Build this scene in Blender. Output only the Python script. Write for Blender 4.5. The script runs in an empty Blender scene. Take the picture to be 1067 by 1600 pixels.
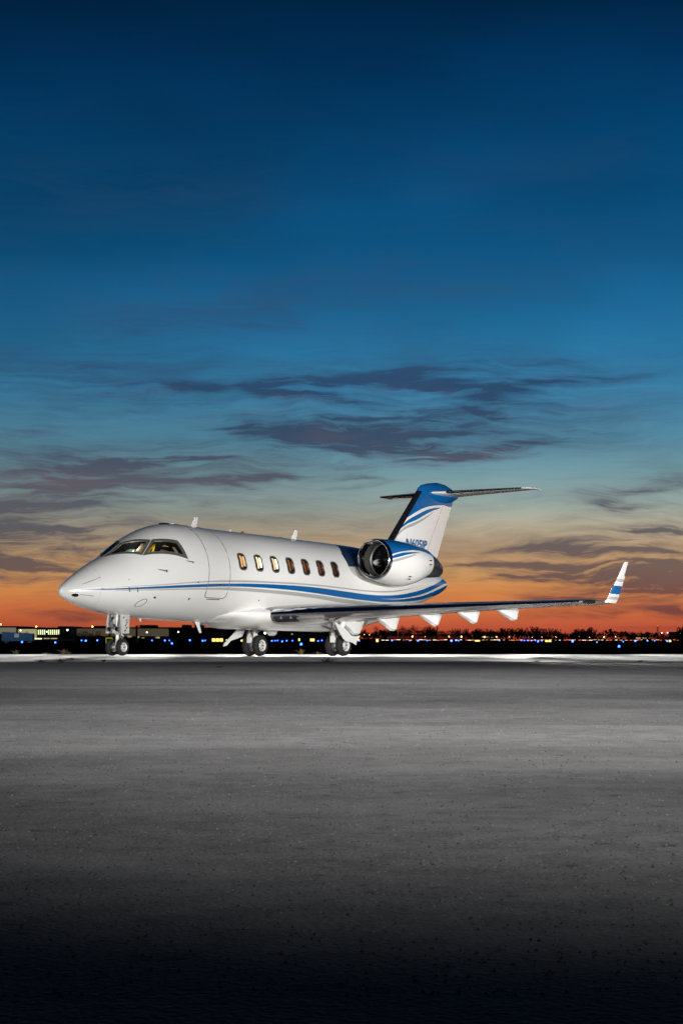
import bpy, bmesh, math, random
from mathutils import Vector, Matrix
R = math.radians
SC = bpy.context.scene
COL = SC.collection
# ------------------------------------------------------------------ camera
F_PX, CAM_H = 2583.7, 0.477
cam_d = bpy.data.cameras.new('camera'); cam = bpy.data.objects.new('camera', cam_d); COL.objects.link(cam)
cam.location = (0, 0, CAM_H); cam.rotation_euler = (R(90), 0, 0)
cam_d.sensor_fit = 'VERTICAL'; cam_d.sensor_height = 36; cam_d.lens = 36*F_PX/1600
cam_d.shift_y = (997.5-800)/1600; cam_d.clip_start = .1; cam_d.clip_end = 9000
SC.camera = cam
SC.view_settings.view_transform = 'Standard'; SC.view_settings.look = 'None'
SC.cycles.caustics_reflective = False; SC.cycles.sample_clamp_indirect = 4
SC.view_settings.exposure = 0; SC.view_settings.gamma = 1
# ------------------------------------------------------------------ node helpers
def lin(c):
    return tuple(((v/255)/12.92 if v/255 <= .04045 else ((v/255+.055)/1.055)**2.4) for v in c)+(1,)
class NT:
    def __init__(s, tree): s.t = tree; s.n = tree.nodes; s.l = tree.links
    def new(s, ty, **kw):
        n = s.n.new(ty)
        for k, v in kw.items(): setattr(n, k, v)
        return n
    def put(s, sock, v):
        if isinstance(v, bpy.types.NodeSocket): s.l.new(v, sock)
        elif v is not None: sock.default_value = v
    def m(s, op, a, b=None, c=None, clamp=False):
        n = s.new('ShaderNodeMath', operation=op, use_clamp=clamp)
        s.put(n.inputs[0], a); s.put(n.inputs[1], b)
        if c is not None: s.put(n.inputs[2], c)
        return n.outputs[0]
    def vm(s, op, a, b=None):
        n = s.new('ShaderNodeVectorMath', operation=op); s.put(n.inputs[0], a)
        if b is not None: s.put(n.inputs[1], b)
        return n.outputs['Value'] if op in ('LENGTH', 'DOT_PRODUCT') else n.outputs[0]
    def comb(s, x, y, z=0.0):
        n = s.new('ShaderNodeCombineXYZ'); s.put(n.inputs[0], x); s.put(n.inputs[1], y); s.put(n.inputs[2], z); return n.outputs[0]
    def sep(s, v):
        n = s.new('ShaderNodeSeparateXYZ'); s.put(n.inputs[0], v); return n.outputs
    def rng(s, v, a, b, c=0.0, d=1.0, smooth=True):
        n = s.new('ShaderNodeMapRange', interpolation_type='SMOOTHSTEP' if smooth else 'LINEAR')
        for k, q in enumerate((v, a, b, c, d)): s.put(n.inputs[k], q)
        return n.outputs[0]
    def noise(s, vec, scale, detail=4.0, rough=.55, w=None):
        n = s.new('ShaderNodeTexNoise'); s.put(n.inputs['Vector'], vec); n.inputs['Scale'].default_value = scale
        n.inputs['Detail'].default_value = detail; n.inputs['Roughness'].default_value = rough
        return n.outputs['Fac']
    def mix(s, f, a, b):
        n = s.new('ShaderNodeMix', data_type='RGBA'); s.put(n.inputs[0], f); s.put(n.inputs[6], a); s.put(n.inputs[7], b); return n.outputs[2]
    def ramp(s, f, stops):
        n = s.new('ShaderNodeValToRGB'); s.put(n.inputs[0], f); e = n.color_ramp.elements
        e[0].position, e[0].color = stops[0]; e[1].position, e[1].color = stops[-1]
        for p, c in stops[1:-1]:
            k = e.new(p); k.color = c
        return n.outputs[0]
    def curve(s, f, pts):
        n = s.new('ShaderNodeFloatCurve'); s.put(n.inputs['Value'], f); c = n.mapping.curves[0]
        n.mapping.use_clip = False
        c.points[0].location = pts[0]; c.points[1].location = pts[-1]
        for p in pts[1:-1]: c.points.new(*p)
        n.mapping.update(); return n.outputs[0]
# ------------------------------------------------------------------ sky (world)
W = bpy.data.worlds.new('World'); SC.world = W; W.use_nodes = True
def build_sky():
    t = NT(W.node_tree); t.n.clear()
    d = t.new('ShaderNodeTexCoord').outputs['Generated']
    x, y, z = t.sep(d)
    az = t.m('ARCTAN2', x, y)
    hl = t.m('SQRT', t.m('ADD', t.m('MULTIPLY', x, x), t.m('MULTIPLY', y, y)))
    te = t.m('DIVIDE', z, t.m('MAXIMUM', hl, .001))
    # degrees-like units: one unit = 1/2583.7 rad
    U = t.m('MULTIPLY', az, 2583.7); V = t.m('MULTIPLY', te, 2583.7)
    front = t.rng(t.m('COSINE', az), -.2, .75)
    ramp = [(0,(166,66,50)),(20,(192,88,60)),(48,(216,118,66)),(75,(226,146,80)),(105,(228,172,106)),(135,(206,168,122)),(165,(184,168,140)),
            (205,(150,164,156)),(255,(114,150,158)),(315,(82,136,160)),(380,(60,126,162)),(440,(42,114,156)),(500,(30,104,150)),(600,(15,87,134)),
            (700,(8,72,115)),(800,(4,61,103)),(900,(2,48,87)),(1000,(1,34,64))]
    sky = t.ramp(t.m('DIVIDE', V, 1000, clamp=True), [(a/1000, lin(c)) for a, c in ramp])
    back = t.ramp(t.m('DIVIDE', V, 1000, clamp=True), [(0, lin((22,26,40))), (.3, lin((10,24,46))), (1, lin((1,14,32)))])
    sky = t.mix(front, back, sky)
    sky = t.mix(t.rng(te, .40, 1.1, 0, .95), sky, (0,.002,.008,1))
    # wide, soft brightness drift
    p0 = t.comb(t.m('MULTIPLY', U, .0011), t.m('MULTIPLY', V, .0026), 3.1)
    drift = t.rng(t.noise(p0, 1.6, 2.0), .3, .7, .86, 1.1)
    sky = t.mix(1.0, sky, sky)
    mulc = t.new('ShaderNodeVectorMath', operation='SCALE'); t.put(mulc.inputs[0], sky)
    side = t.rng(U, -620, 250, .78, 1.06)
    t.put(mulc.inputs[3], t.m('MULTIPLY', drift, side)); sky = mulc.outputs[0]
    # streaked clouds: warped coordinates, soft masses broken up by fibrous noise
    w1 = t.noise(t.comb(t.m('MULTIPLY', U, .0032), t.m('MULTIPLY', V, .0075), 0), 1.0, 2.0)
    w2 = t.noise(t.comb(t.m('MULTIPLY', U, .011), t.m('MULTIPLY', V, .030), 7.7), 1.0, 3.0)
    w3 = t.noise(t.comb(t.m('MULTIPLY', U, .006), t.m('MULTIPLY', V, .02), 3.3), 1.0, 3.0)
    Uw = t.m('ADD', U, t.m('MULTIPLY', t.m('SUBTRACT', w3, .5), 190))
    Vw = t.m('ADD', V, t.m('ADD', t.m('MULTIPLY', t.m('SUBTRACT', w1, .5), 70), t.m('MULTIPLY', t.m('SUBTRACT', w2, .5), 20)))
    P = t.comb(t.m('ADD', U, t.m('MULTIPLY', t.m('SUBTRACT', w3, .5), 120)), t.m('ADD', V, t.m('MULTIPLY', t.m('SUBTRACT', w2, .5), 30)), 0)
    st = t.noise(t.comb(t.m('MULTIPLY', Uw, .0062), t.m('MULTIPLY', Vw, .040), 1.3), 1.0, 5.0, .62)
    st3 = t.noise(t.comb(t.m('MULTIPLY', Uw, .010), t.m('MULTIPLY', Vw, .13), 5.3), 1.0, 4.0, .68)
    st2 = t.noise(t.comb(t.m('MULTIPLY', Uw, .0034), t.m('MULTIPLY', Vw, .017), 9.3), 1.0, 5.0, .6)
    def field(lst, vec, inner=0.0, outer=1.5):
        tot = None
        for i, q in enumerate(lst):
            if i and i % 10 == 0: vec = t.vm('ADD', vec, t.comb(t.m('MULTIPLY', tot, 1e-7), 0.0, 0.0))   # evaluate the list in small batches
            u, v, ru, rv, k = q[:5]; tl = q[5] if len(q) > 5 else 0
            mp = t.new('ShaderNodeMapping', vector_type='TEXTURE'); t.put(mp.inputs[0], vec)
            mp.inputs[1].default_value = (u-533.5, 997.5-v, 0); mp.inputs[2].default_value = (0, 0, R(tl)); mp.inputs[3].default_value = (ru, rv, 1)
            e = t.rng(t.vm('LENGTH', mp.outputs[0]), outer, inner, 0.0, k)
            tot = e if tot is None else t.m('ADD', tot, e)
        return tot
    strokes = t.m('MINIMUM', field(STROKES, P, .1, 1.9), 1.1)
    soft = t.m('MINIMUM', field(VEILS, t.comb(t.m('ADD', Uw, t.m('MULTIPLY', strokes, 1e-7)), Vw, 0), 0, 1.3), .9)
    fs = t.rng(t.m('ADD', t.m('MULTIPLY', st, .62), t.m('MULTIPLY', st3, .38)), .36, .62, .25, 1.2)
    dens = t.m('MULTIPLY', strokes, fs)
    dens = t.m('ADD', dens, t.m('MULTIPLY', soft, t.rng(t.m('ADD', t.m('MULTIPLY', st2, .6), t.m('MULTIPLY', st3, .4)), .34, .64, .25, 1.3)))
    veil = t.m('MULTIPLY', t.m('ADD', t.rng(st2, .40, .75), t.m('MULTIPLY', t.rng(st3, .42, .78), .5)), t.m('MULTIPLY', t.rng(V, 5, 90), t.rng(V, 820, 300, .16, .42)))
    dens = t.m('MINIMUM', t.m('ADD', dens, t.m('MULTIPLY', veil, .6)), 1.0)
    dens = t.m('MULTIPLY', dens, t.rng(V, 120, 300, .86, .90))
    cc = t.ramp(t.m('DIVIDE', V, 1000, clamp=True), [(0, lin((118,56,52))), (.04, lin((104,60,60))), (.09, lin((80,68,78))), (.17, lin((78,79,90))), (.24, lin((84,82,94))),
                (.30, lin((56,68,92))), (.38, lin((42,64,96))), (.46, lin((48,76,110))), (.6, lin((50,78,114))), (1, lin((8,40,72)))])
    red = t.rng(t.noise(t.comb(t.m('MULTIPLY', U, .006), t.m('MULTIPLY', V, .03), 21.0), 1.0, 2.0), .50, .70, 0, .18)
    cc = t.mix(t.m('MULTIPLY', red, t.rng(V, 460, 330)), cc, lin((116,74,84)))
    out = t.mix(dens, sky, cc)
    bg = t.new('ShaderNodeBackground'); t.put(bg.inputs[0], out); bg.inputs[1].default_value = 1.0
    o = t.new('ShaderNodeOutputWorld'); t.l.new(bg.outputs[0], o.inputs[0])
VEILS = [(600,650,380,100,.60),(300,725,340,70,.50),(90,800,300,100,.80),(60,880,240,60,.65),(950,885,210,75,.62),(985,790,170,55,.32),(330,490,260,70,.5),
 (800,572,260,34,.26),(120,590,260,80,.45),(650,440,280,50,.22),(480,820,200,50,.22),(700,870,120,60,.28),(880,660,200,60,.16),(250,300,300,60,.16),(800,270,260,50,.14)]
STROKES = [(310,607,90,7,.5,1),(450,605,50,14,.55,-8),(480,622,70,9,.5,-10),(560,590,110,8,.7,2),(640,603,150,8,.75,-3),(800,600,150,7,.5,2),(900,602,90,6,.35,2),(760,622,80,6,.5,-7),
 (780,650,50,5,.85,-12),(590,635,60,7,.4,-10),(760,578,120,5,.3,4),(390,670,80,6,.6,-3),(470,685,110,6,.8,-5),(560,672,100,7,.5,-3),(590,692,120,8,.7,-6),(640,712,80,8,.6,-3),
 (720,715,90,9,.75,4),(800,700,80,6,.6,5),(540,705,70,5,.5,-6),(560,655,90,5,.5,-2),(610,680,140,5,.5,2),(160,733,60,6,.7,4),(240,722,90,5,.9,4),(310,715,50,4,.6,3),(60,745,90,6,.4,2),
 (330,748,90,5,.65,3),(380,755,30,4,.6,-12),(430,742,80,5,.45,2),(580,745,45,4,.7,-4),(40,680,60,7,.5),(30,765,50,4,.5),(150,796,50,5,.6,-4),(60,790,60,5,.35),
 (110,828,90,6,.75,3),(30,828,40,5,.5),(60,852,70,6,.5,-9),(120,868,60,5,.5,-9),(50,885,90,6,.85,-2),(10,872,30,7,.5,-12),(100,958,50,8,.7,-4),(170,968,60,7,.55,-2),(15,905,20,3,.4),
 (1010,765,90,8,.6,8),(945,790,25,7,.7,-14),(975,797,50,3,.5,3),(1045,745,60,7,.4,6),(1030,832,50,5,.95),(965,825,70,5,.5,2),(830,858,40,6,.8),(880,850,60,6,.5,4),(900,864,80,6,.8,-1),
 (1000,862,60,5,.7,-3),(870,888,60,5,.7,-3),(930,895,120,12,.8,-2),(1020,885,80,9,.75),(850,905,60,5,.5),(960,920,130,12,.7,3),(1040,915,60,22,.6),(850,938,60,6,.7,1),(920,940,100,8,.6),
 (880,960,80,8,.6,3),(1000,955,60,6,.5,4),(1050,958,40,7,.85,3),(1010,982,45,3,.5),(735,883,60,3,.5),(790,905,40,4,.4),(590,757,50,5,.3,5),(650,778,80,5,.25,4)]
build_sky()
# ------------------------------------------------------------------ lights
def aim(o, tgt):
    o.rotation_euler = (Vector(tgt)-o.location).to_track_quat('-Z', 'Y').to_euler()
def spot(name, loc, tgt, power, deg, blend=.6, r=.5, col=(1, .97, .93)):
    l = bpy.data.lights.new(name, 'SPOT'); l.energy = power; l.spot_size = R(deg); l.spot_blend = blend
    l.shadow_soft_size = r; l.color = col
    o = bpy.data.objects.new(name, l); COL.objects.link(o); o.location = loc; aim(o, tgt); return o
LIGHTS = [
 ('aircraft_floodlight', (20, 14, 2.0), (1.5, 49, 2.6), 49000, 38, .5, 1.6),
 ('aircraft_floodlight', (-17, 14, 1.8), (-3, 47, 2.0), 17000, 36, .5, 1.4),
 ('gear_fill_spot', (5, 31, .7), (.5, 49, .7), 6000, 34, .8, .4),  # unseen low spot added to brighten the landing gear
 ('tail_floodlight', (9, 20, 1.6), (5, 56, 4.6), 24000, 22, .7, 1.0),
 ('apron_fill_spot', (1.5, 2.3, 5), (.9, 6.6, 0), 1700, 82, 1.0, .3),  # this and the next two: unseen overhead spots added to grade the apron
 ('apron_fill_spot', (2.5, 8.0, 8), (1, 10.4, 0), 6800, 78, .9, .6),
 ('apron_fill_spot', (3, 15.5, 10), (0, 21, 0), 9800, 84, 1.0, .6),
]
for i, a in enumerate(LIGHTS): spot(*a)
for k in range(9):
    X = -18+k*4.5
    spot('strip_fill_spot', (X, 80, 5.0), (X*.95, 60.5, 0), 15000, 15, .35, .3)  # unseen row of spots behind the jet, added to light the strip
for k in range(13):
    X = -17+k*2.8
    spot('strip_fill_spot', (X, 80, 5.0), (X*.98, 43.5, 0), 62000, 5.4, .5, .3)  # second unseen row, added to brighten the near half of the strip
# ------------------------------------------------------------------ materials
MATS = {}
def mat(name, col=(.5,.5,.5), rough=.5, metal=0.0, coat=0.0, emit=None, es=1.0, noise=0.0, nscale=6.0, spec=.5):
    m = bpy.data.materials.new(name); m.use_nodes = True; t = NT(m.node_tree); b = m.node_tree.nodes['Principled BSDF']
    b.inputs['Base Color'].default_value = (*col, 1); b.inputs['Roughness'].default_value = rough; b.inputs['Metallic'].default_value = metal
    b.inputs['Coat Weight'].default_value = coat; b.inputs['Coat Roughness'].default_value = .06; b.inputs['Specular IOR Level'].default_value = spec
    if noise:
        o = t.new('ShaderNodeTexCoord').outputs['Object']
        n = t.noise(o, nscale, 5.0)
        t.put(b.inputs['Base Color'], t.mix(t.rng(n, .3, .7, 0, noise), (*col, 1), (*[c*.35 for c in col], 1)))
        t.put(b.inputs['Roughness'], t.rng(n, .3, .7, rough, min(1, rough+noise*.4)))
    if emit:
        b.inputs['Emission Color'].default_value = (*emit, 1); b.inputs['Emission Strength'].default_value = es
    MATS[name] = m; return m
BLUE = (.0, .105, .33, 1); GREYS = (.40, .41, .40, 1); WHITE = (.80, .80, .79, 1)
def edge(t, v, w=.006):   # soft step: 1 where v>0
    return t.rng(v, -w, w)
def livery(name, bands, extra=None, base=WHITE, rough=.22):
    """bands: (colour, upper pts, lower pts) as z(x) curves in the aircraft's own metres"""
    m = bpy.data.materials.new(name); m.use_nodes = True; t = NT(m.node_tree); b = m.node_tree.nodes['Principled BSDF']
    o = t.new('ShaderNodeTexCoord').outputs['Object']; x, y, z = t.sep(o)
    xs = t.m('DIVIDE', x, 20.0); col = base
    for c, up, lo in bands:
        x0, x1 = max(up[0][0], lo[0][0]), min(up[-1][0], lo[-1][0])
        f = edge(t, t.m('SUBTRACT', t.m('MULTIPLY', t.curve(xs, [(p[0]/20, p[1]/8) for p in up]), 8), z))
        g = edge(t, t.m('SUBTRACT', z, t.m('MULTIPLY', t.curve(xs, [(p[0]/20, p[1]/8) for p in lo]), 8)))
        h = t.m('MULTIPLY', edge(t, t.m('SUBTRACT', x, x0)), edge(t, t.m('SUBTRACT', x1, x)))
        col = t.mix(t.m('MULTIPLY', t.m('MULTIPLY', f, g), h), col, c)
    if extra: col = extra(t, x, y, z, col)
    # faint grime, so that no panel is perfectly even
    n = t.noise(t.comb(t.m('MULTIPLY', x, .6), t.m('MULTIPLY', y, 1.5), t.m('MULTIPLY', z, 2.2)), 1.3, 5.0)
    grime = t.rng(n, .3, .9, 0, .05)
    t.put(b.inputs['Base Color'], t.mix(grime, col, (.42, .41, .38, 1)))
    t.put(b.inputs['Roughness'], t.rng(n, .3, .7, rough, rough+.05))
    b.inputs['Coat Weight'].default_value = .5; b.inputs['Coat Roughness'].default_value = .08
    MATS[name] = m; return m
bu=[(0.5,1.705),(1.38,1.755),(2.73,1.86),(4.35,1.98),(5.42,2.04),(7.62,2.10),(9.5,2.09),(11.05,2.03),(12.2,1.985),(13.22,1.99),(14.3,2.055),(15.2,2.16),(16.1,2.29),(16.9,2.44),(17.63,2.60),(18.4,2.77),(18.9,2.86)]
bl=[(0.5,1.69),(1.38,1.72),(2.75,1.80),(4.38,1.90),(5.45,1.955),(7.65,1.975),(9.5,1.92),(11.12,1.835),(12.2,1.795),(13.35,1.785),(14.47,1.83),(15.5,1.89),(16.55,1.99),(17.4,2.11),(18.2,2.24),(18.9,2.40)]
wu=[(13.1,1.878),(14.38,1.935),(15.3,2.02),(16.23,2.14),(17.0,2.29),(17.63,2.44),(18.3,2.58),(19,2.68)]
wl=[(13.1,1.878),(14.4,1.912),(15.3,1.985),(16.28,2.09),(17.0,2.21),(17.68,2.36),(18.3,2.49),(19,2.60)]
gu=[(1.38,1.79),(2.7,1.905),(4.33,2.06),(5.4,2.13),(7.6,2.18),(9.5,2.18),(11.0,2.14),(12.2,2.11),(13.2,2.13),(14.2,2.2),(15.4,2.34)]
gl=[(1.38,1.785),(2.73,1.885),(4.33,2.025),(5.42,2.08),(7.62,2.13),(9.5,2.135),(11.03,2.10),(12.2,2.07),(13.2,2.08),(14.2,2.155),(15.4,2.33)]
hu=[(1.38,1.70),(2.75,1.785),(4.4,1.875),(5.45,1.93),(7.67,1.93),(9.5,1.88),(11.15,1.80),(12.6,1.75),(13.6,1.71)]
hl=[(1.38,1.69),(2.75,1.755),(4.4,1.83),(5.5,1.85),(7.72,1.83),(9.5,1.77),(11.22,1.68),(12.6,1.66),(13.6,1.70)]
def fus_extra(t, x, y, z, col):
    # dark blue crown behind the cabin, its edge rising and running aft; grey area below it
    xs = t.m('DIVIDE', x, 20.0)
    lowz = t.m('MULTIPLY', t.curve(xs, [(11.2/20,3.05/8),(11.28/20,2.80/8),(11.36/20,2.65/8),(11.58/20,2.52/8),(12.05/20,2.39/8),(12.75/20,2.29/8),(13.8/20,2.26/8),(15.2/20,2.45/8),(17/20,2.8/8)]), 8)
    e1 = t.m('SUBTRACT', x, t.m('ADD', 11.27, t.m('MULTIPLY', t.m('MAXIMUM', t.m('SUBTRACT', z, 3.2), 0), 1.3)))
    k = t.m('MULTIPLY', edge(t, e1, .01), edge(t, t.m('SUBTRACT', z, lowz), .01))
    up = edge(t, t.m('SUBTRACT', z, 2.82), .01)
    return t.mix(k, col, t.mix(up, (.46, .46, .43, 1), (.008, .025, .07, 1)))
M_fus = livery('fuselage_paint', [(GREYS,gu,gl),(GREYS,hu,hl),(BLUE,bu,bl),(WHITE,wu,wl)], fus_extra)
M_white = livery('white_paint', [])
fe=[(14.5,4.0),(16.2,4.68),(16.59,4.86),(16.93,5.01),(17.47,5.19),(18.17,5.31),(18.72,5.36),(19.28,5.35),(19.9,5.33)]
M_fin = livery('fin_paint', [(BLUE,[(14,9),(17,9),(20,9)],fe),
   (BLUE,[(15.4,4.0),(16.0,4.43),(16.37,4.67),(16.93,4.90),(17.75,5.16),(18.55,5.275)],[(15.4,3.9),(16.23,4.50),(16.93,4.74),(17.67,5.02),(18.55,5.26)]),
   (GREYS,[(15.4,3.75),(16.13,4.41),(16.93,4.68),(17.96,5.05)],[(15.4,3.6),(16.02,4.27),(16.93,4.59),(17.96,5.03)])])
M_nac = livery('nacelle_paint', [(BLUE,[(11,9),(13,9),(15,9)],[(11,3.04),(11.42,3.13),(11.9,3.24),(12.3,3.30),(12.9,3.36),(13.6,3.33),(14.2,3.25)]),
   (BLUE,[(11,2.95),(11.42,3.07),(11.9,3.20),(12.4,3.27),(13.1,3.30)],[(11,2.90),(11.42,3.00),(11.9,3.10),(12.4,3.20),(13.1,3.285)]),
   (GREYS,[(11.2,2.9),(11.9,3.06),(12.8,3.23)],[(11.2,2.84),(11.9,2.98),(12.8,3.2)])])
def wl_extra(t, x, y, z, col):
    for a, b, c in ((1.70,1.78,(.45,.45,.45,1)),(1.86,2.10,BLUE),(2.22,2.30,(.45,.45,.45,1))):
        col = t.mix(t.m('MULTIPLY', edge(t, t.m('SUBTRACT', z, a)), edge(t, t.m('SUBTRACT', b, z))), col, c)
    return col
M_wlet = livery('winglet_paint', [], wl_extra, rough=.45); M_wlet.node_tree.nodes['Principled BSDF'].inputs['Coat Weight'].default_value = 0
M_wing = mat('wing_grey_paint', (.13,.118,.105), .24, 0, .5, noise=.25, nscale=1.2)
M_chrome = mat('polished_metal', (.82,.83,.85), .09, 1.0)
M_steel = mat('brushed_steel', (.45,.45,.46), .35, 1.0, noise=.3, nscale=9)
M_gear = mat('gear_white_paint', (.88,.88,.86), .3, 0, .3, noise=.15, nscale=14)
M_tyre = mat('tyre_rubber', (.012,.012,.013), .75, noise=.3, nscale=20)
M_rim = mat('rim_paint', (.75,.75,.73), .35, 0.2, noise=.3, nscale=25)
M_black = mat('black_boot', (.006,.007,.010), .35)
M_dark = mat('dark_metal', (.05,.05,.055), .4, .8)
M_duct = mat('inlet_liner', (.07,.068,.06), .5, .3, noise=.3, nscale=12)
M_fan = mat('fan_blade_metal', (.28,.28,.29), .35, .9)
M_exh = mat('exhaust_metal', (.16,.16,.18), .32, .9, noise=.5, nscale=18)
M_frame = mat('window_frame_grey', (.085,.082,.08), .6)
M_line = mat('panel_seam', (.16,.16,.16), .6)
M_cock = mat('cockpit_lining', (.004,.004,.005), .8, spec=.1)
M_yel = mat('cockpit_yellow', (.85,.55,.03), .6)
M_panel = mat('cockpit_white_panel', (.85,.82,.74), .6)
M_tan = mat('cockpit_tan_trim', (.32,.22,.12), .6)
M_red = mat('beacon_red', (.5,.02,.02), .3)
M_reg = mat('registration_blue', (.01,.10,.30), .35)
def glass_mat():
    m = bpy.data.materials.new('cockpit_glass'); m.use_nodes = True; t = NT(m.node_tree); t.n.clear()
    tr = t.new('ShaderNodeBsdfTransparent'); tr.inputs[0].default_value = (.85,.88,.88,1)
    gl = t.new('ShaderNodeBsdfGlossy'); gl.inputs['Roughness'].default_value = .02
    fr = t.new('ShaderNodeFresnel'); fr.inputs[0].default_value = 1.5
    mx = t.new('ShaderNodeMixShader'); t.l.new(t.m('MULTIPLY', fr.outputs[0], 1.0, clamp=True), mx.inputs[0]); t.l.new(tr.outputs[0], mx.inputs[1]); t.l.new(gl.outputs[0], mx.inputs[2])
    o = t.new('ShaderNodeOutputMaterial'); t.l.new(mx.outputs[0], o.inputs[0]); return m
M_glass = glass_mat()
def emit_mat(name, col, s):
    m = mat(name, (.02,.02,.02), .6, emit=col, es=s, spec=.1); return m
# ------------------------------------------------------------------ mesh helpers
class MB:
    def __init__(s): s.v = []; s.f = []; s.fm = []; s.cur = 0
    def grid(s, rows, closed=False, cap0=False, cap1=False):
        b = len(s.v); n = len(rows[0])
        for r in rows: s.v += [tuple(p) for p in r]
        for i in range(len(rows)-1):
            for j in range(n if closed else n-1):
                k = (j+1) % n
                s.f.append((b+i*n+j, b+i*n+k, b+(i+1)*n+k, b+(i+1)*n+j))
        if cap0: s.f.append(tuple(b+j for j in range(n))[::-1])
        if cap1: s.f.append(tuple(b+(len(rows)-1)*n+j for j in range(n)))
        return s
    def box(s, c, d, M=None):
        x, y, z = (q/2 for q in d); P = [Vector((a*x, b_*y, e*z)) for a in (-1,1) for b_ in (-1,1) for e in (-1,1)]
        if M: P = [M @ p for p in P]
        b = len(s.v); s.v += [tuple(p+Vector(c)) for p in P]
        s.f += [tuple(b+i for i in q) for q in ((0,1,3,2),(4,6,7,5),(0,4,5,1),(2,3,7,6),(0,2,6,4),(1,5,7,3))]
        return s
    def tube(s, pts, r, n=10, cap=True):
        pts = [Vector(p) for p in pts]; rr = r if isinstance(r, (list, tuple)) else [r]*len(pts); rows = []
        up = Vector((0,0,1))
        for i, p in enumerate(pts):
            d = (pts[min(i+1, len(pts)-1)]-pts[max(i-1, 0)]).normalized()
            a = d.cross(up if abs(d.z) < .95 else Vector((1,0,0))).normalized(); c = d.cross(a)
            rows.append([p+(a*math.cos(q)+c*math.sin(q))*rr[i] for q in (2*math.pi*k/n for k in range(n))])
        return s.grid(rows, True, cap, cap)
    def lathe(s, prof, c=(0,0,0), axis='X', n=32, closed=False):
        rows = []
        for h, r in prof:
            row = []
            for k in range(n):
                a = 2*math.pi*k/n; u, w = r*math.cos(a), r*math.sin(a)
                row.append({'X': (c[0]+h, c[1]+u, c[2]+w), 'Y': (c[0]+u, c[1]+h, c[2]+w), 'Z': (c[0]+u, c[1]+w, c[2]+h)}[axis])
            rows.append(row)
        return s.grid(rows, True)
    def prism(s, poly, y0, y1):      # poly in (x,z), extruded along y
        b = len(s.v); n = len(poly)
        s.v += [(p[0], y0, p[1]) for p in poly]+[(p[0], y1, p[1]) for p in poly]
        s.f.append(tuple(range(b, b+n))); s.f.append(tuple(range(b+2*n-1, b+n-1, -1)))
        for i in range(n):
            j = (i+1) % n; s.f.append((b+i, b+j, b+n+j, b+n+i))
        return s
    def build(s, name, m, parent=None, smooth=True, loc=None, angle=35):
        me = bpy.data.meshes.new(name); me.from_pydata(s.v, [], s.f)
        bm = bmesh.new(); bm.from_mesh(me); bmesh.ops.remove_doubles(bm, verts=bm.verts, dist=1e-5)
        bmesh.ops.recalc_face_normals(bm, faces=bm.faces)
        for f in bm.faces: f.smooth = smooth
        if smooth:
            for e in bm.edges:
                if len(e.link_faces) == 2 and e.calc_face_angle(0) > R(angle): e.smooth = False
        bm.to_mesh(me); bm.free()
        me.materials.append(m)
        o = bpy.data.objects.new(name, me); COL.objects.link(o)
        if parent: o.parent = parent
        if loc: o.location = loc
        return o
def empty(name, loc=(0,0,0), rot=(0,0,0)):
    o = bpy.data.objects.new(name, None); COL.objects.link(o); o.location = loc; o.rotation_euler = rot; o.empty_display_size = .5; return o
def tag(o, label=None, cat=None, group=None, kind=None):
    if label: o['label'] = label
    if cat: o['category'] = cat
    if group: o['group'] = group
    if kind: o['kind'] = kind
    return o
def copy_tree(o, parent=None):
    c = o.copy(); COL.objects.link(c)
    if parent: c.parent = parent
    for ch in [q for q in bpy.data.objects if q.parent == o]: copy_tree(ch, c)
    return c
def J(x, yp, z): return (x, -yp, z)      # aircraft frame: x aft, yp to port, z up

import math
from bisect import bisect_right
# x, ztop, zbot, halfwidth, z of max width
ST=[(0.07,1.68,1.62,0.02,1.65),(0.10,1.74,1.56,0.08,1.65),(0.20,1.83,1.48,0.17,1.66),(0.42,1.98,1.40,0.30,1.68),(0.8,2.20,1.30,0.49,1.71),
(1.3,2.46,1.19,0.71,1.76),(1.7,2.64,1.13,0.85,1.83),(2.0,2.80,1.09,0.94,1.90),(2.4,3.06,1.06,1.05,2.0),(2.9,3.33,1.03,1.15,2.12),(3.4,3.53,1.01,1.23,2.22),
(4.0,3.66,0.99,1.30,2.28),(4.6,3.69,0.985,1.335,2.31),(5.4,3.66,0.98,1.345,2.315),(8.0,3.64,0.97,1.345,2.315),(11.0,3.61,0.97,1.345,2.315),
(12.8,3.58,0.98,1.33,2.32),(13.8,3.52,1.05,1.26,2.35),(14.8,3.42,1.25,1.12,2.40),(15.8,3.30,1.52,0.93,2.45),(16.8,3.16,1.80,0.72,2.5),(17.8,3.00,2.06,0.50,2.55),
(18.5,2.84,2.28,0.32,2.57),(18.9,2.70,2.46,0.15,2.59),(19.02,2.62,2.56,0.04,2.59)]
def hermite(xs,ys,x):
    n=len(xs); i=min(max(bisect_right(xs,x)-1,0),n-2)
    def d(k): return (ys[k+1]-ys[k])/(xs[k+1]-xs[k])
    def m(k):
        if k==0: return d(0)
        if k==n-1: return d(n-2)
        a,b=d(k-1),d(k)
        return 0 if a*b<=0 else 2*a*b/(a+b)
    h=xs[i+1]-xs[i]; t=(x-xs[i])/h
    return (2*t**3-3*t*t+1)*ys[i]+(t**3-2*t*t+t)*h*m(i)+(3*t*t-2*t**3)*ys[i+1]+(t**3-t*t)*h*m(i+1)
XS=[s[0] for s in ST]
def section(x): return tuple(hermite(XS,[s[k] for s in ST],x) for k in (1,2,3,4))
def ring(x,n=64):
    zt,zb,w,zc=section(x); o=[]
    for i in range(n):
        a=2*math.pi*i/n; c,s=math.cos(a),math.sin(a)
        o.append((w*s, zc+(zt-zc)*c if c>0 else zc+(zc-zb)*c))
    return o
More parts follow.
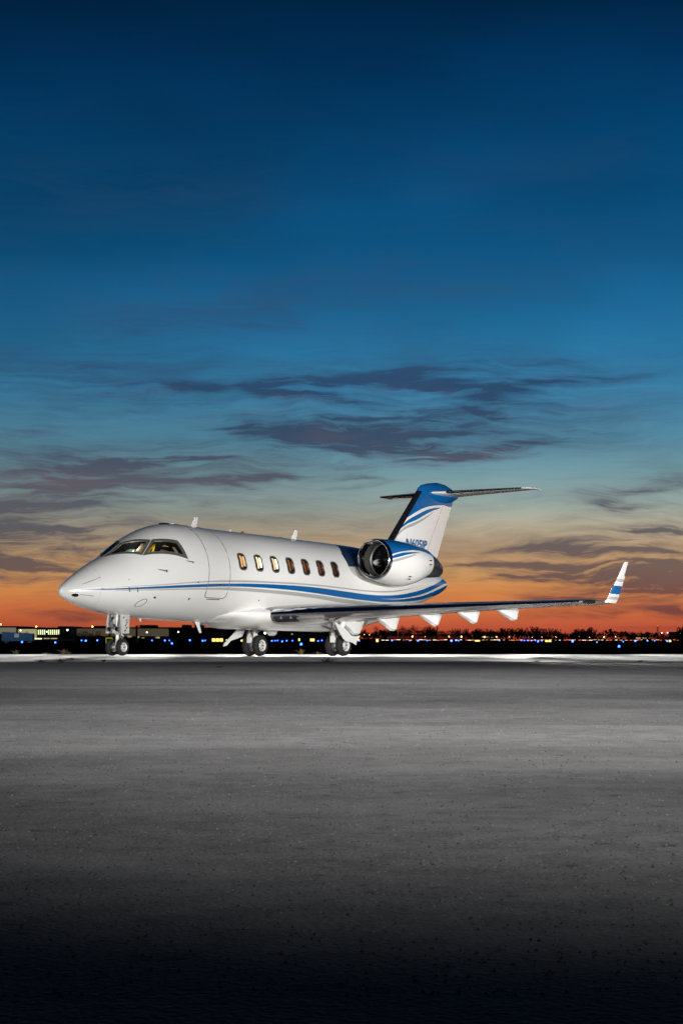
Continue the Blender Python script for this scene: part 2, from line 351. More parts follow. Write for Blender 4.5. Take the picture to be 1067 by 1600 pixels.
def side_y(x,z):
    zt,zb,w,zc=section(x)
    r=(z-zc)/((zt-zc) if z>zc else (zc-zb)); return w*math.sqrt(max(0,1-r*r))
# ------------------------------------------------------------------ ground
def gz(y):
    if y < 43: return 0.0
    if y < 50: return -.075*(y-43)/7
    if y < 58: return -.075-.010*(y-50)/8
    if y < 82: return -.085-.315*(3*((y-58)/24)**2-2*((y-58)/24)**3)
    return -.40
def sheet(name, ys, x0, x1, m, kind='structure', nx=2, dz=0):
    b = MB(); b.grid([[(x0+(x1-x0)*i/nx, y, gz(y)+dz) for i in range(nx+1)] for y in ys])
    o = b.build(name, m, smooth=True); o['kind'] = kind; return o
def asphalt_mat():
    m = bpy.data.materials.new('asphalt'); m.use_nodes = True; t = NT(m.node_tree); b = m.node_tree.nodes['Principled BSDF']
    o = t.new('ShaderNodeTexCoord').outputs['Object']; x, y, z = t.sep(o)
    big = t.noise(o, .35, 5.0, .6); mid = t.noise(t.comb(t.m('MULTIPLY', x, .5), y, 0), 1.1, 5.0, .65); fine = t.noise(o, 55, 3.0, .7)
    streak = t.noise(t.comb(t.m('MULTIPLY', x, .5), t.m('MULTIPLY', y, .8), 4.0), 1.0, 4.0, .6)
    vor = t.new('ShaderNodeTexVoronoi'); vor.inputs['Scale'].default_value = 85; t.put(vor.inputs['Vector'], o)
    hole = t.noise(o, 14, 2.0, .5)
    c = t.mix(t.rng(big, .3, .7), (.062,.062,.064,1), (.104,.104,.107,1))
    c = t.mix(t.rng(mid, .4, .75, 0, .5), c, (.045,.045,.047,1))
    c = t.mix(t.rng(streak, .35, .7, 0, .6), c, (.118,.12,.126,1))
    c = t.mix(t.rng(vor.outputs['Distance'], .0, .5, .5, 0), c, (.17,.165,.155,1))
    c = t.mix(t.rng(fine, .5, .75, 0, .7), c, (.02,.02,.02,1))
    c = t.mix(t.rng(hole, .66, .74, 0, .8), c, (.012,.012,.012,1))
    mott = t.noise(o, 7.0, 4.0, .7)
    c = t.mix(t.rng(mott, .35, .65, 0, .45), c, (.035,.035,.037,1))
    st = t.noise(t.comb(t.m('MULTIPLY', x, .7), t.m('MULTIPLY', y, 1.2), 9.0), 1.0, 3.0, .6)
    c = t.mix(t.rng(st, .45, .7, 0, .5), c, (.13,.13,.132,1))
    t.put(b.inputs['Base Color'], c); t.put(b.inputs['Roughness'], t.rng(big, .3, .7, .78, .92)); b.inputs['Specular IOR Level'].default_value = .25
    bp = t.new('ShaderNodeBump'); bp.inputs['Strength'].default_value = .8; bp.inputs['Distance'].default_value = .010
    t.put(bp.inputs['Height'], t.m('ADD', fine, t.m('ADD', t.m('MULTIPLY', vor.outputs['Distance'], .8), t.m('MULTIPLY', hole, -1.2)))); t.put(b.inputs['Normal'], bp.outputs[0])
    return m
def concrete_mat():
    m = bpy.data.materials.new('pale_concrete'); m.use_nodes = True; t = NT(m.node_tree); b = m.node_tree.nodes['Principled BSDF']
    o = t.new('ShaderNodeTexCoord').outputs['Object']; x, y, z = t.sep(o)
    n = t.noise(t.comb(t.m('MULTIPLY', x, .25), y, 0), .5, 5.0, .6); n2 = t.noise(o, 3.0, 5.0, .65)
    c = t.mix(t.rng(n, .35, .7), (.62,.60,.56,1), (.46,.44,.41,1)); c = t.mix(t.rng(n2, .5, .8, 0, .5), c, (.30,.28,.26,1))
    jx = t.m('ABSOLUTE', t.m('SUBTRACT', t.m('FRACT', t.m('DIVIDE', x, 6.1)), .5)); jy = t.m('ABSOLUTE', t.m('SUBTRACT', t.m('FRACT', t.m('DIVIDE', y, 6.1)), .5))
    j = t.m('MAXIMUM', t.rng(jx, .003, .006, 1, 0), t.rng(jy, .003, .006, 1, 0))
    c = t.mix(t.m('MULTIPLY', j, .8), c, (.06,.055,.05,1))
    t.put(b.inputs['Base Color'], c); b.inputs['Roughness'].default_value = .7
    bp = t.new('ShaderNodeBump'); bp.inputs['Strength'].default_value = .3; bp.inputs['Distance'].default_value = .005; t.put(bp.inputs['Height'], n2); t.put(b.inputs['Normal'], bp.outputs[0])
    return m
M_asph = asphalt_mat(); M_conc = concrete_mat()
M_grass = mat('night_grass', (.010,.012,.007), 1.0, noise=.5, nscale=.8, spec=0)
M_seal = mat('joint_sealant', (.012,.012,.012), .7)
NEAR, FAR = 33.6, 58.0
sheet('apron', [-60, -20, 0, 10, 20, 30, NEAR], -260, 260, M_asph, nx=8)
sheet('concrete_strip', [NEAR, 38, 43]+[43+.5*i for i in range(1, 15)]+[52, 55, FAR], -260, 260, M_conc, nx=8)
sheet('grass_field', [FAR+i*2 for i in range(13)]+[100, 150, 250, 500, 1000, 2500, 6000], -3500, 3500, M_grass, nx=8)
b = MB()
random.seed(5)
for yc, w in ((NEAR, .10), (FAR, .08)):
    pts = [(-60+i*.8, yc+random.uniform(-.02,.02), w*random.uniform(.6,1.3)) for i in range(151)]
    b.grid([[(x, y-ww, gz(y)+.005), (x, y+ww, gz(y)+.005)] for x, y, ww in pts])
o = b.build('joint_sealant_line', M_seal, smooth=False); o['kind'] = 'structure'
# repair seams / cracks on the apron (ground markings)
b = MB(); random.seed(11)
def crack(x0, y0, x1, y1, w, wig=.05, n=40):
    pts = []
    for i in range(n+1):
        q = i/n; pts.append((x0+(x1-x0)*q+random.uniform(-wig,wig), y0+(y1-y0)*q+random.uniform(-wig,wig)*.5, w*random.uniform(.3,1.2)))
    b.grid([[(x, y-ww, .004), (x, y+ww, .004)] for x, y, ww in pts])
crack(.2, 8.6, 4.5, 6.7, .006, .02, 80); crack(-5, 10.2, 3.5, 8.8, .006, .03, 90); crack(-8, 14.5, -1.5, 15.4, .02, .05, 60); crack(-3, 12.3, 8, 13.2, .01, .05, 80); crack(-6, 21, 9, 23, .02, .06, 80)
o = b.build('apron_crack', M_seal, smooth=False); o['kind'] = 'structure'
M_scuff = mat('concrete_scuff', (.22,.22,.22), .8, noise=.6, nscale=8)
b = MB()
for k in range(9):
    x0 = random.uniform(-6.2,-2.4); y0 = random.uniform(19,21.5)
    crack(x0, y0, x0+random.uniform(.4,1.6), y0+random.uniform(-.1,.1), .03, .03, 14)
o = b.build('pale_scuff_mark', M_scuff, smooth=False); o['kind'] = 'structure'

# loose grit and proud aggregate on the apron: small real stones, too many to count
rg = random.Random(4)
for nm, m_, N in (('pale_grit', mat('pale_stone', (.17,.17,.175), .8), 20000), ('dark_grit', mat('dark_stone', (.040,.040,.042), .8), 20000)):
    V = []; Fc = []
    for i in range(N):
        q = 1/rg.uniform(1/32.0, 1/2.2) if i % 3 else rg.uniform(2.2, 24); x = rg.uniform(-1, 1)*(.28*q+1.2); r = .0010+.0028*rg.random()**2.2; r *= (1+.06*min(q, 18))*(.8 if nm[0] == 'p' else 1)
        n0 = len(V); a = rg.uniform(0, 6.28); hh = r*rg.uniform(.5, 1.3)
        for k in range(4):
            e = a+1.571*k+rg.uniform(-.4,.4); V.append((x+r*1.3*math.cos(e), q+r*1.3*math.sin(e), -.001))
        V.append((x+rg.uniform(-.4,.4)*r, q, hh)); Fc += [(n0,n0+1,n0+4),(n0+1,n0+2,n0+4),(n0+2,n0+3,n0+4),(n0+3,n0,n0+4)]
    me = bpy.data.meshes.new(nm); me.from_pydata(V, [], Fc); me.materials.append(m_); o = bpy.data.objects.new(nm, me); COL.objects.link(o)
    o['kind'] = 'stuff'; o['label'] = ('pale' if nm[0] == 'p' else 'dark')+' loose grit scattered over the asphalt'; o['category'] = 'grit'
# ------------------------------------------------------------------ the aircraft
JET = empty('business_jet', (-7.289, 42.44, 3*.015), (-.005, .015, .959))
tag(JET, 'white twin-engine business jet with blue stripes and blue tail top parked on the pale concrete', 'airplane')
def surf(x, ph, off=0.0):        # point on the fuselage; ph measured from the crown, positive to port
    zt, zb, w, zc = section(x); c, s_ = math.cos(ph), math.sin(ph)
    return J(x, (w+off)*s_, zc+((zt-zc if c > 0 else zc-zb)+off)*c)
def ph_of(x, z):
    zt, zb, w, zc = section(x); r = (z-zc)/((zt-zc) if z > zc else (zc-zb)); return math.acos(max(-1, min(1, r)))
# fuselage shell
xs = [.07,.085,.10,.13,.16,.2,.26,.33,.41,.5,.6,.7,.8,.9]+[1+.1*i for i in range(40)]+[5+.2*i for i in range(69)]+[18.8,18.88,18.95,19.0,19.02]
xs = sorted(set(round(q, 3) for q in xs))
b = MB(); b.grid([[J(x, y, z) for y, z in ring(x, 80)] for x in xs], True, True, True)
fus = b.build('fuselage', M_fus, JET, angle=60); fus.data.materials.append(M_cock)
PANES = {  # corners as (x, ph): lower front, lower rear, upper rear, upper front
 'ws': [(1.76,.10),(2.36,.755),(2.74,.56),(2.30,.09)],
 'side': [(2.50,.85),(3.60,1.19),(3.52,.895),(2.90,.655)]}
def bil(q, u, v): 
    return tuple((1-v)*((1-u)*q[0][k]+u*q[1][k])+v*((1-u)*q[3][k]+u*q[2][k]) for k in (0,1))
def shrink(q, f):
    cx = sum(p[0] for p in q)/4; cp = sum(p[1] for p in q)/4
    return [(cx+(p[0]-cx)*f, cp+(p[1]-cp)*f) for p in q]
def mir(q): return [(x, -p) for x, p in q]
def inset(p, zc, f): return (p[0], p[1]*f, zc+(p[2]-zc)*f)
def pocket(q, depth):
    n = 8; outer = [[surf(*bil(q, i/n, j/n), .05) for i in range(n+1)] for j in range(n+1)]
    cb = MB(); a = len(cb.v)
    inner = [[(p[0]+.05, p[1]*depth, 2.45+(p[2]-2.45)*depth) for p in (surf(*bil(q, i/n, j/n)) for i in range(n+1))] for j in range(n+1)]
    cb.grid(outer); cb.grid(inner)
    loop = [(0,i) for i in range(n)]+[(j,n) for j in range(n)]+[(n,i) for i in range(n,0,-1)]+[(j,0) for j in range(n,0,-1)]
    cb.grid([[outer[j][i] for j, i in loop], [inner[j][i] for j, i in loop]], True)
    return cb
for q in (PANES['ws'], mir(PANES['ws']), PANES['side'], mir(PANES['side'])):
    cut = pocket(q, .55).build('cut', M_cock, smooth=False); cut.data.materials.clear(); cut.data.materials.append(M_fus); cut.data.materials.append(M_cock)
    for p in cut.data.polygons: p.material_index = 1
    cut.parent = JET
    md = fus.modifiers.new('b', 'BOOLEAN'); md.operation = 'DIFFERENCE'; md.object = cut; md.solver = 'EXACT'
    bpy.context.view_layer.update()
    me = bpy.data.meshes.new_from_object(fus.evaluated_get(bpy.context.evaluated_depsgraph_get()))
    fus.modifiers.clear(); fus.data = me; bpy.data.objects.remove(cut)
def patch(q, name, m, parent, off=0.0, n=8, depth=None):
    g = [[surf(*bil(q, i/n, j/n), off) for i in range(n+1)] for j in range(n+1)]
    if depth: g = [[(p[0]+.03, p[1]*depth, 2.45+(p[2]-2.45)*depth) for p in r] for r in g]
    return MB().grid(g).build(name, m, parent)
def frame(q, name, parent, w=.075, off=.010, m=None, sub=8):
    # a raised band round the pane
    def loopof(qq): 
        o = []
        for k in range(4):
            a, c = qq[k], qq[(k+1) % 4]
            o += [(a[0]+(c[0]-a[0])*i/sub, a[1]+(c[1]-a[1])*i/sub) for i in range(sub)]
        return o
    cx = sum(p[0] for p in q)/4; cp = sum(p[1] for p in q)/4; big = []
    pts = [(p[0], p[1]*1.1) for p in q]; n = 4
    for k in range(4):
        p0, p1, p2 = Vector(pts[k-1]), Vector(pts[k]), Vector(pts[(k+1) % 4])
        d1 = (p1-p0).normalized(); d2 = (p2-p1).normalized(); n1 = Vector((d1.y, -d1.x)); n2 = Vector((d2.y, -d2.x))
        if (p1-Vector((cx, cp*1.1))).dot(n1+n2) < 0: n1, n2 = -n1, -n2
        mdir = (n1+n2).normalized(); big.append(p1+mdir*w/max(.5, mdir.dot(n1)))
    big = [(p.x, p.y/1.1) for p in big]
    A, B = loopof(q), loopof(big); nb = len(A)
    rows = [[surf(x, p, -.02) for x, p in A], [surf(x, p, off) for x, p in A], [surf(x, p, off) for x, p in B], [surf(x, p, -.004) for x, p in B]]
    b = MB(); b.grid(rows, True); return b.build(name, m or M_frame, parent, smooth=False)
for nm, q, wname in (('ws', PANES['ws'], 'windshield'), ('ws', mir(PANES['ws']), 'windshield'), ('side', PANES['side'], 'cockpit_side_window'), ('side', mir(PANES['side']), 'cockpit_side_window')):
    f = frame(q, wname, JET); patch(q, 'glass', M_glass, f, .002)
    port = q[1][1] > 0
    if wname == 'cockpit_side_window':
        patch([bil(q,.0,.02), bil(q,.20,.02), bil(q,.13,.97), bil(q,.04,.97)], 'yellow_pillar_trim', M_yel, f, 0, 4, .91)
        patch([bil(q,.07,.18), bil(q,.125,.18), bil(q,.12,.42), bil(q,.075,.42)], 'pillar_vent', M_black, f, 0, 3, .92)
        patch([bil(q,.86,.08), bil(q,.98,.08), bil(q,.96,.85), bil(q,.85,.8)], 'seat_back', M_tan, f, 0, 4, .88)
        patch([bil(q,.45,.0), bil(q,.72,.0), bil(q,.70,.55), bil(q,.48,.62)], 'crew_seat', mat('seat_leather', (.06,.03,.02), .6) if 'seat_leather' not in MATS else MATS['seat_leather'], f, 0, 4, .80)
        patch([bil(q,.42,.70), bil(q,.66,.66), bil(q,.68,.76), bil(q,.50,.86)], 'sun_visor', M_tan, f, 0, 4, .9)
    else:
        patch([bil(q,.82,.02), bil(q,.90,.02), bil(q,.93,.97), bil(q,.80,.97)], 'white_pillar_trim', M_panel, f, 0, 4, .91)
        patch([bil(q,.90,.02), bil(q,.995,.02), bil(q,.995,.97), bil(q,.93,.97)], 'yellow_pillar_trim', M_yel, f, 0, 4, .91)
        patch([bil(q,.05,.0), bil(q,.85,.0), bil(q,.8,.22), bil(q,.25,.30)], 'glareshield', M_cock, f, 0, 4, .85)
        g = MATS.get('instrument_glow') or mat('instrument_glow', (.05,.12,.12), .5, noise=.9, nscale=9)
        patch([bil(q,.25,.25), bil(q,.78,.2), bil(q,.76,.85), bil(q,.4,.85)], 'overhead_panel', g, f, 0, 4, .72)
def plight(name, p, e, col, r=.012):
    l = bpy.data.lights.new(name, 'POINT'); l.energy = e; l.color = col; l.shadow_soft_size = r
    o = bpy.data.objects.new(name, l); COL.objects.link(o); o.parent = JET; o.location = p; return o
p_ = surf(2.4, .45); plight('cockpit_lamp', (2.38, p_[1]*.95, 2.45+(p_[2]-2.45)*.95), 7, (1, .88, .65))
p_ = surf(3.0, .95); plight('cockpit_lamp', (2.98, p_[1]*.955, 2.45+(p_[2]-2.45)*.955), 7, (1, .85, .5))
# seams drawn as thin proud beads that follow the skin
def bead(pts, name, m=M_line, r=.012, parent=None, n=6, dense=10):
    P = []
    for k in range(len(pts)-1):
        for i in range(dense): 
            q = i/dense; P.append((pts[k][0]*(1-q)+pts[k+1][0]*q, pts[k][1]*(1-q)+pts[k+1][1]*q))
    P.append(pts[-1])
    return MB().tube([surf(x, p, 0) for x, p in P], r, n).build(name, m, parent or fus)
def arc(x, p, rx, rp, a0, a1, n=8): return [(x+rx*math.cos(R(a0+(a1-a0)*i/n)), p+rp*math.sin(R(a0+(a1-a0)*i/n))) for i in range(n+1)]
pb = ph_of(4.9, 1.62)
door_pts = [(4.47,.15),(4.47,pb-.13)]+arc(4.58,pb-.10,.11,.10,180,90)+[(5.20,pb)]+arc(5.26,pb-.10,.11,.10,90,0)+[(5.38,.15)]
dr = bead(door_pts, 'entry_door', r=.012, parent=JET)
bead([(4.88,ph_of(4.88,1.985)),(5.06,ph_of(5.06,1.985))], 'door_handle', M_steel, .018, dr)
bead([(4.62,pb+.035),(5.16,pb+.035)], 'door_hinge_cover', M_steel, .014, dr)
bead([(4.47,.15),(4.47,.02)], 'panel_seam'); bead([(5.38,.15),(5.38,.02)], 'panel_seam')
bead([(1.05,.25),(1.02,1.0),(1.0,1.9),(1.02,2.6)], 'radome_seam', mat('faint_seam', (.55,.55,.55), .5), .004)
zc = ph_of(2.30,1.40); bead([(2.30+.15*math.cos(a), zc+.13*math.sin(a)+.05*math.cos(a)*-1) for a in (2*math.pi*i/24 for i in range(25))], 'service_hatch', M_line, .010, dense=2)
for x, z, dx, dz, r in ((2.62,1.56,.03,.0,.03),(2.9,2.27,.0,.0,.035),(3.85,2.55,.0,.0,.028),(4.05,2.02,.0,.0,.02),(3.9,1.55,.02,.02,.02),(1.75,1.80,.02,-.12,.012),(2.0,1.80,.02,-.12,.012),(1.75,2.0,.0,0,.01),(6.9,1.62,0,0,.018),(1.0,1.73,.06,0,.012)):
    c = surf(x, ph_of(x, z), .004); d = surf(x+dx+.02, ph_of(x+dx+.02, z+dz), .006)
    MB().tube([c, d], r, 10).build('sensor_port', M_dark, fus)
for x, z in ((2.9,2.27),(3.85,2.55)):
    a = surf(x, ph_of(x, z), .03); d = surf(x-.26, ph_of(x-.26, z+.02), .05); MB().tube([a, d], [.016,.008], 8).build('air_data_probe', M_steel, fus)
for pts in ([(.55,1.15),(1.05,1.02)], [(.50,1.95),(.85,2.0)]):
    bead(pts, 'lightning_strip', MATS['dark_metal'], .006)
# lamp window under the nose tip
b = MB(); ov = [(.38+.085*math.cos(a), 2.06+.17*math.sin(a)) for a in (2*math.pi*i/24 for i in range(24))]
b.v = [surf(x, p, .006) for x, p in ov]+[surf(.40, 2.02, .010)]; b.f = [(i, (i+1) % 24, 24) for i in range(24)]; b.build('nose_lamp_window', M_black, fus)
# cabin windows
M_pane = mat('cabin_pane', (.02,.012,.008), .08)
warm = [((1.0,.50,.16),1.0),((1.0,.72,.40),1.5),((1.0,.66,.30),1.2),((.9,.34,.10),.30),((.8,.22,.06),.26),((.8,.20,.06),.20),((.7,.3,.12),.06)]
def rrect(x, z, w, h, r, off, n=6, slant=-.0):
    o = []
    for sx, sz, a0 in ((1,1,0),(-1,1,90),(-1,-1,180),(1,-1,270)):
        for i in range(n+1):
            a = R(a0+90*i/n); px = x+sx*(w/2-r)+r*math.cos(a); pz = z+sz*(h/2-r)+r*math.sin(a)
            o.append((px, pz))
    return [surf(px, ph_of(px, pz), off) for px, pz in o]
WX = [5.97+.755*i for i in range(7)]
for i, wx in enumerate(WX):
    z0 = 2.68
    f = MB().grid([rrect(wx,z0,.37,.50,.13,-.003), rrect(wx,z0,.36,.49,.13,.008), rrect(wx,z0,.30,.43,.11,.008), rrect(wx,z0,.295,.425,.11,-.002)], True).build('cabin_window', M_frame, JET, smooth=False)
    MB().grid([rrect(wx,z0,.30*k_,.43*k_,.11*k_,.003) for k_ in (1,.8,.6,.4,.2,.02)], True).build('pane', M_pane, f)
    c, s_ = warm[i]; mm = emit_mat('cabin_glow', c, s_)
    # lit curtain / wall seen through the pane: left and right slices
    def slab(x0, x1, za, zb, name, m, off=.0065):
        g = [[surf(x0+(x1-x0)*u, ph_of(x0+(x1-x0)*u, za+(zb-za)*v), off) for u in (0,.5,1)] for v in (0,.25,.5,.75,1)]
        MB().grid(g).build(name, m, f)
    slab(wx-.09, wx-.02, z0-.16, z0+.17, 'curtain', mm)
    if i < 3: slab(wx+.02, wx+.115, z0-.13, z0+.15, 'lit_cabin_wall', emit_mat('cabin_wall_glow', (1,.85,.6) if i else (.9,.55,.25), (2.6 if i else 1.0)*1.0)); slab(wx-.02,wx+.015,z0-.05,z0+.12,'cabin_shadow_edge',MATS['cockpit_tan_trim'])
    else: slab(wx+.06, wx+.10, z0-.1, z0+.12, 'lit_cabin_wall', mm)
# antennas and beacon
def blade(x, z0, h, sweep, c0, c1, name, yp=0, up=1, t=.03):
    rows = []
    for k, q in enumerate((0,.5,.92,1)):
        c = c0+(c1-c0)*q; xx = x+sweep*q; zz = z0+up*h*q; th = t*(1 if q < 1 else .3)
        rows.append([J(xx, yp, zz), J(xx+c*.3, yp+th/2, zz), J(xx+c, yp, zz), J(xx+c*.3, yp-th/2, zz)])
    return MB().grid(rows, True, True, True).build(name, M_white, JET, smooth=False)
blade(5.2, 3.63, .33, .22, .30, .14, 'blade_antenna'); blade(9.95, 3.59, .33, .22, .30, .14, 'blade_antenna')
blade(6.95, 3.63, .10, .06, .12, .05, 'small_antenna'); blade(5.45, .985, .31, .20, .20, .10, 'belly_antenna', up=-1)
blade(3.1, 1.03, .10, .05, .10, .05, 'drain_mast', up=-1)
MB().lathe([(0,.06),(.03,.055),(.06,.03),(.065,.0)], J(7.6,0,3.635), 'Z', 16).build('beacon', M_red, JET)
MB().lathe([(0,.16),(.03,.15),(.05,.0)], J(4.05,.05,3.65), 'Z', 20).build('roof_fairing', M_chrome, JET)
MB().lathe([(0,.10),(.02,.09),(.03,.0)], J(9.4,.0,3.62), 'Z', 16).build('roof_fairing', M_steel, JET)
MB().grid([[J(4.3,-.07,3.672),J(4.3,.07,3.672),J(4.3,.07,3.70),J(4.3,-.07,3.70)],[J(5.15,-.07,3.655),J(5.15,.07,3.655),J(5.15,.07,3.69),J(5.15,-.07,3.69)]],True,True,True).build('roof_antenna_plate', M_white, JET, smooth=False)
# belly fairing
rows = []
for x in [5.7,5.9,6.1,6.3,6.45,6.6,6.8,7.1,7.5,8.0,8.6,9.6,10.6,11.6,12.4,13.0,13.6]:
    def ss(a_, c_): q = max(0, min(1, (x-a_)/(c_-a_))); return q*q*(3-2*q)
    k = ss(5.6, 7.25); kb = ss(6.2, 7.0); t_ = 1-ss(11.5, 13.8)
    hw = .70+(.30+.33*k-.30)*1.0+.27*k*t_; hw = (.70+.68*k)*t_+.5*(1-t_); zb = .995-.19*kb*t_+.02*(1-t_); top = 1.25+.22*k*t_
    rows.append([J(x, hw*math.sin(a), 1.25+((top-1.25) if math.cos(a) > 0 else (1.25-zb))*math.copysign(abs(math.cos(a))**.9, math.cos(a))) for a in (2*math.pi*i/64 for i in range(64))])
MB().grid(rows, True, True, True).build('belly_fairing', M_white, JET, angle=60)
# lifting surfaces ------------------------------------------------
def foil(n=14, a=0.0, bq=1.0, tc=.12, camber=.01):
    def yt(q): return 5*tc*(.2969*math.sqrt(q)-.126*q-.3516*q*q+.2843*q**3-.1015*q**4)
    def yc(q): return camber*(1-(2*q-1)**2)
    qs = [a+(bq-a)*(1-math.cos(math.pi*i/n/2))**1.0 for i in range(n+1)]
    up = [(q, yc(q)+yt(q)) for q in reversed(qs)]; lo = [(q, yc(q)-yt(q)) for q in qs[1:]]
    return up+lo
def wing(stn, side, name, m, parent, part=(0,1), off=0.0, tube=False, closed=True, camber=.0):
    rows = []
    for (yp, xl, zl, xt, zt, tc) in stn:
        row = []
        for q, h in foil(14, part[0], part[1], tc, camber):
            c = xt-xl; hh = h*c+(off if h > 0 else -off)
            x = xl+(xt-xl)*q-(off*2 if q < .01 else 0); z = zl+(zt-zl)*q+hh
            row.append(J(x, yp*side, z))
        rows.append(row)
    return MB().grid(rows, closed, closed, closed).build(name, m, parent, angle=50)
WS = [(1.1,7.05,1.21,12.1,1.14,.115),(1.35,7.19,1.22,12.1,1.17,.115),(2.4,7.78,1.27,12.2,1.29,.105),(3.75,8.55,1.33,12.5,1.41,.095),(6.0,9.82,1.44,12.9,1.53,.09),(8.0,10.95,1.54,13.12,1.60,.09),(9.0,11.515,1.59,13.2,1.59,.10),(9.14,11.68,1.597,13.22,1.60,.09),(9.25,12.05,1.60,13.24,1.605,.08),(9.31,12.5,1.605,13.28,1.61,.07)]
FAIR = {1.6:[(10.24,1.12),(11.0,.76),(11.25,.745),(11.60,1.17)],2.4:[(11.0,1.25),(11.85,.90),(12.07,.90),(12.32,1.27)],3.75:[(11.3,1.33),(12.21,1.035),(12.32,1.035),(12.66,1.35)],
        4.9:[(11.6,1.38),(12.55,1.11),(12.68,1.11),(12.95,1.42)],6.0:[(12.05,1.44),(12.98,1.20),(13.16,1.20),(13.34,1.47)]}
def nose_cap(pts, name, m, parent): ...
for s in (1, -1):
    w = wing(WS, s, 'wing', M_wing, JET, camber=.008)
    wing([q for q in WS[1:7]], s, 'polished_leading_edge', M_chrome, w, (0,.045), .004, closed=False, camber=.008)
    # flap gap bead on the under side
    MB().tube([J(y_, 0, 0) and J(xt-(xt-xl)*.24, y_*s, zl+(zt-zl)*.76-(.028*(xt-xl))*.95) for (y_, xl, zl, xt, zt, tc) in WS[1:6]], .008, 5).build('flap_seam', M_line, w)
    # winglet
    rows = []
    for (q, xl, xt, y_, z_) in ((0,12.50,13.28,9.29,1.60),(.12,12.62,13.32,9.34,1.72),(.45,12.86,13.40,9.44,2.12),(.66,13.02,13.46,9.50,2.40),(.68,13.03,13.41,9.50,2.41),(.95,13.20,13.47,9.575,2.74),(1,13.27,13.46,9.59,2.80)):
        c = xt-xl; rows.append([J(xl+c*a, (y_+h*c)*s, z_) for a, h in foil(8, 0, 1, .09)])
    MB().grid(rows, True, True, True).build('winglet', M_wlet, w, angle=50)
    # nav light in the tip leading edge
    MB().tube([J(11.60,9.09*s,1.595), J(11.75,9.17*s,1.60), J(12.0,9.235*s,1.602)], [.035,.06,.045], 10).build('navigation_light', M_dark, w)
    # landing lamp box in the root leading edge
    def le(y_, f): 
        k = (y_-1.35)/1.05; return (7.19+.59*k+f[0], y_, 1.22+.05*k+f[1])
    g = [[J(a[0], a[1]*s, a[2]) for a in (le(y_, (.004,-.035)), le(y_, (.012,-.10)), le(y_, (.07,-.165)), le(y_, (.20,-.225)))] for y_ in (1.42,1.6,1.8,2.0)]
    lb = MB().grid(g).build('landing_light_window', M_dark, w)
    for y_ in (1.62,1.86):
        a = le(y_, (.012,-.10)); MB().lathe([(0,.0),(-.015,.03),(-.005,.045),(.05,.045)], J(a[0],a[1]*s,a[2]), 'X', 12).build('landing_lamp', M_chrome, w)
    for y_, pts in FAIR.items():
        rows = []                                # canoe fairing under the trailing edge
        (x0,z0),(x1,z1),(x2,z2),(x3,z3) = pts
        L = x3-x0
        for i in range(13):
            q = i/12; x = x0+(x2-x0)*q; zb = z0+(z1-.07-z0)*min(1, q*(x2-x0)/(x1-x0)); hw = .02+.11*min(1, q*2.5)**.8; zt = z0+(z3-z0)*q+.10
            row = [J(x, (y_+hw*cy)*s, zt if cz > 0 else zb+(zt-zb)*(.5-.5*(-cz))**1.0) for cy, cz in ((-1,1),(-1,.2),(-1,-.35),(-.75,-.8),(0,-1),(.75,-.8),(1,-.35),(1,.2),(1,1))]
            rows.append(row)
        rows.append([J(x3-.02 if cz > 0 else x2+(x3-x2)*.5*(cz+1), (y_+.09*cy)*s, (z3+.10) if cz > 0 else z2+(z3-z2)*.5*(cz+1)) for cy, cz in ((-1,1),(-1,.2),(-1,-.35),(-.75,-.8),(0,-1),(.75,-.8),(1,-.35),(1,.2),(1,1))])
        MB().grid(rows, True, True, True).build('flap_fairing', M_white, w, angle=40)
    TP = [(.08,17.75,5.73,19.7,5.73,.075),(.6,18.05,5.75,19.78,5.76,.075),(2.0,18.75,5.82,20.0,5.83,.07),(2.9,19.22,5.865,20.15,5.875,.07),(3.06,19.42,5.875,20.2,5.88,.07),(3.1,19.65,5.88,20.2,5.88,.05)]
    tp = wing(TP, s, 'tailplane', M_white, JET)
    wing(TP[1:4], s, 'polished_leading_edge', M_chrome, tp, (0,.08), .003, closed=False)
    MB().grid([[J(x, y_*s, z_) for x, z_ in ((a,5.885),(c_,5.885),(c_,5.86),(a,5.86))] for y_, a, c_ in ((3.0,19.35,20.19),(3.11,19.55,20.24))], True, True, True).build('tailplane_tip', M_white, tp, smooth=False)
# fin
def finrow(z, le_=None, te_=None, tc=.11, part=(0,1), off=0.0):
    xl = 14.63+.985*(z-3.2) if le_ is None else le_; xt = 18.28+.515*(z-3.2) if te_ is None else te_
    return [J(xl+(xt-xl)*q-(off*2 if q < .01 else 0), h*(xt-xl)+(off if h > 0 else -off), z) for q, h in foil(16, part[0], part[1], tc, 0)]
fin = MB().grid([finrow(z) for z in (2.9,3.4,4.0,4.6,5.2,5.5,5.8)], True, True, True).build('tail_fin', M_fin, JET, angle=50)
MB().grid([finrow(z, part=(0,.05+.011*(z-3.3)), off=.004) for z in (3.3,3.8,4.4,5.0,5.6,5.74)]).build('deice_boot', M_black, fin)
def fin_y(x, z):
    xl = 14.63+.985*(z-3.2); xt = 18.28+.515*(z-3.2); q = (x-xl)/(xt-xl); return 5*.11*(.2969*math.sqrt(q)-.126*q-.3516*q*q+.2843*q**3-.1015*q**4)*(xt-xl)
for s in (1, -1):
    MB().tube([J(17.33+.65*(z-3.25), s*(fin_y(17.33+.65*(z-3.25), z)), z) for z in (3.25,3.8,4.4,5.0,5.33)], .007, 6).build('rudder_seam', M_line, fin)
rows = []
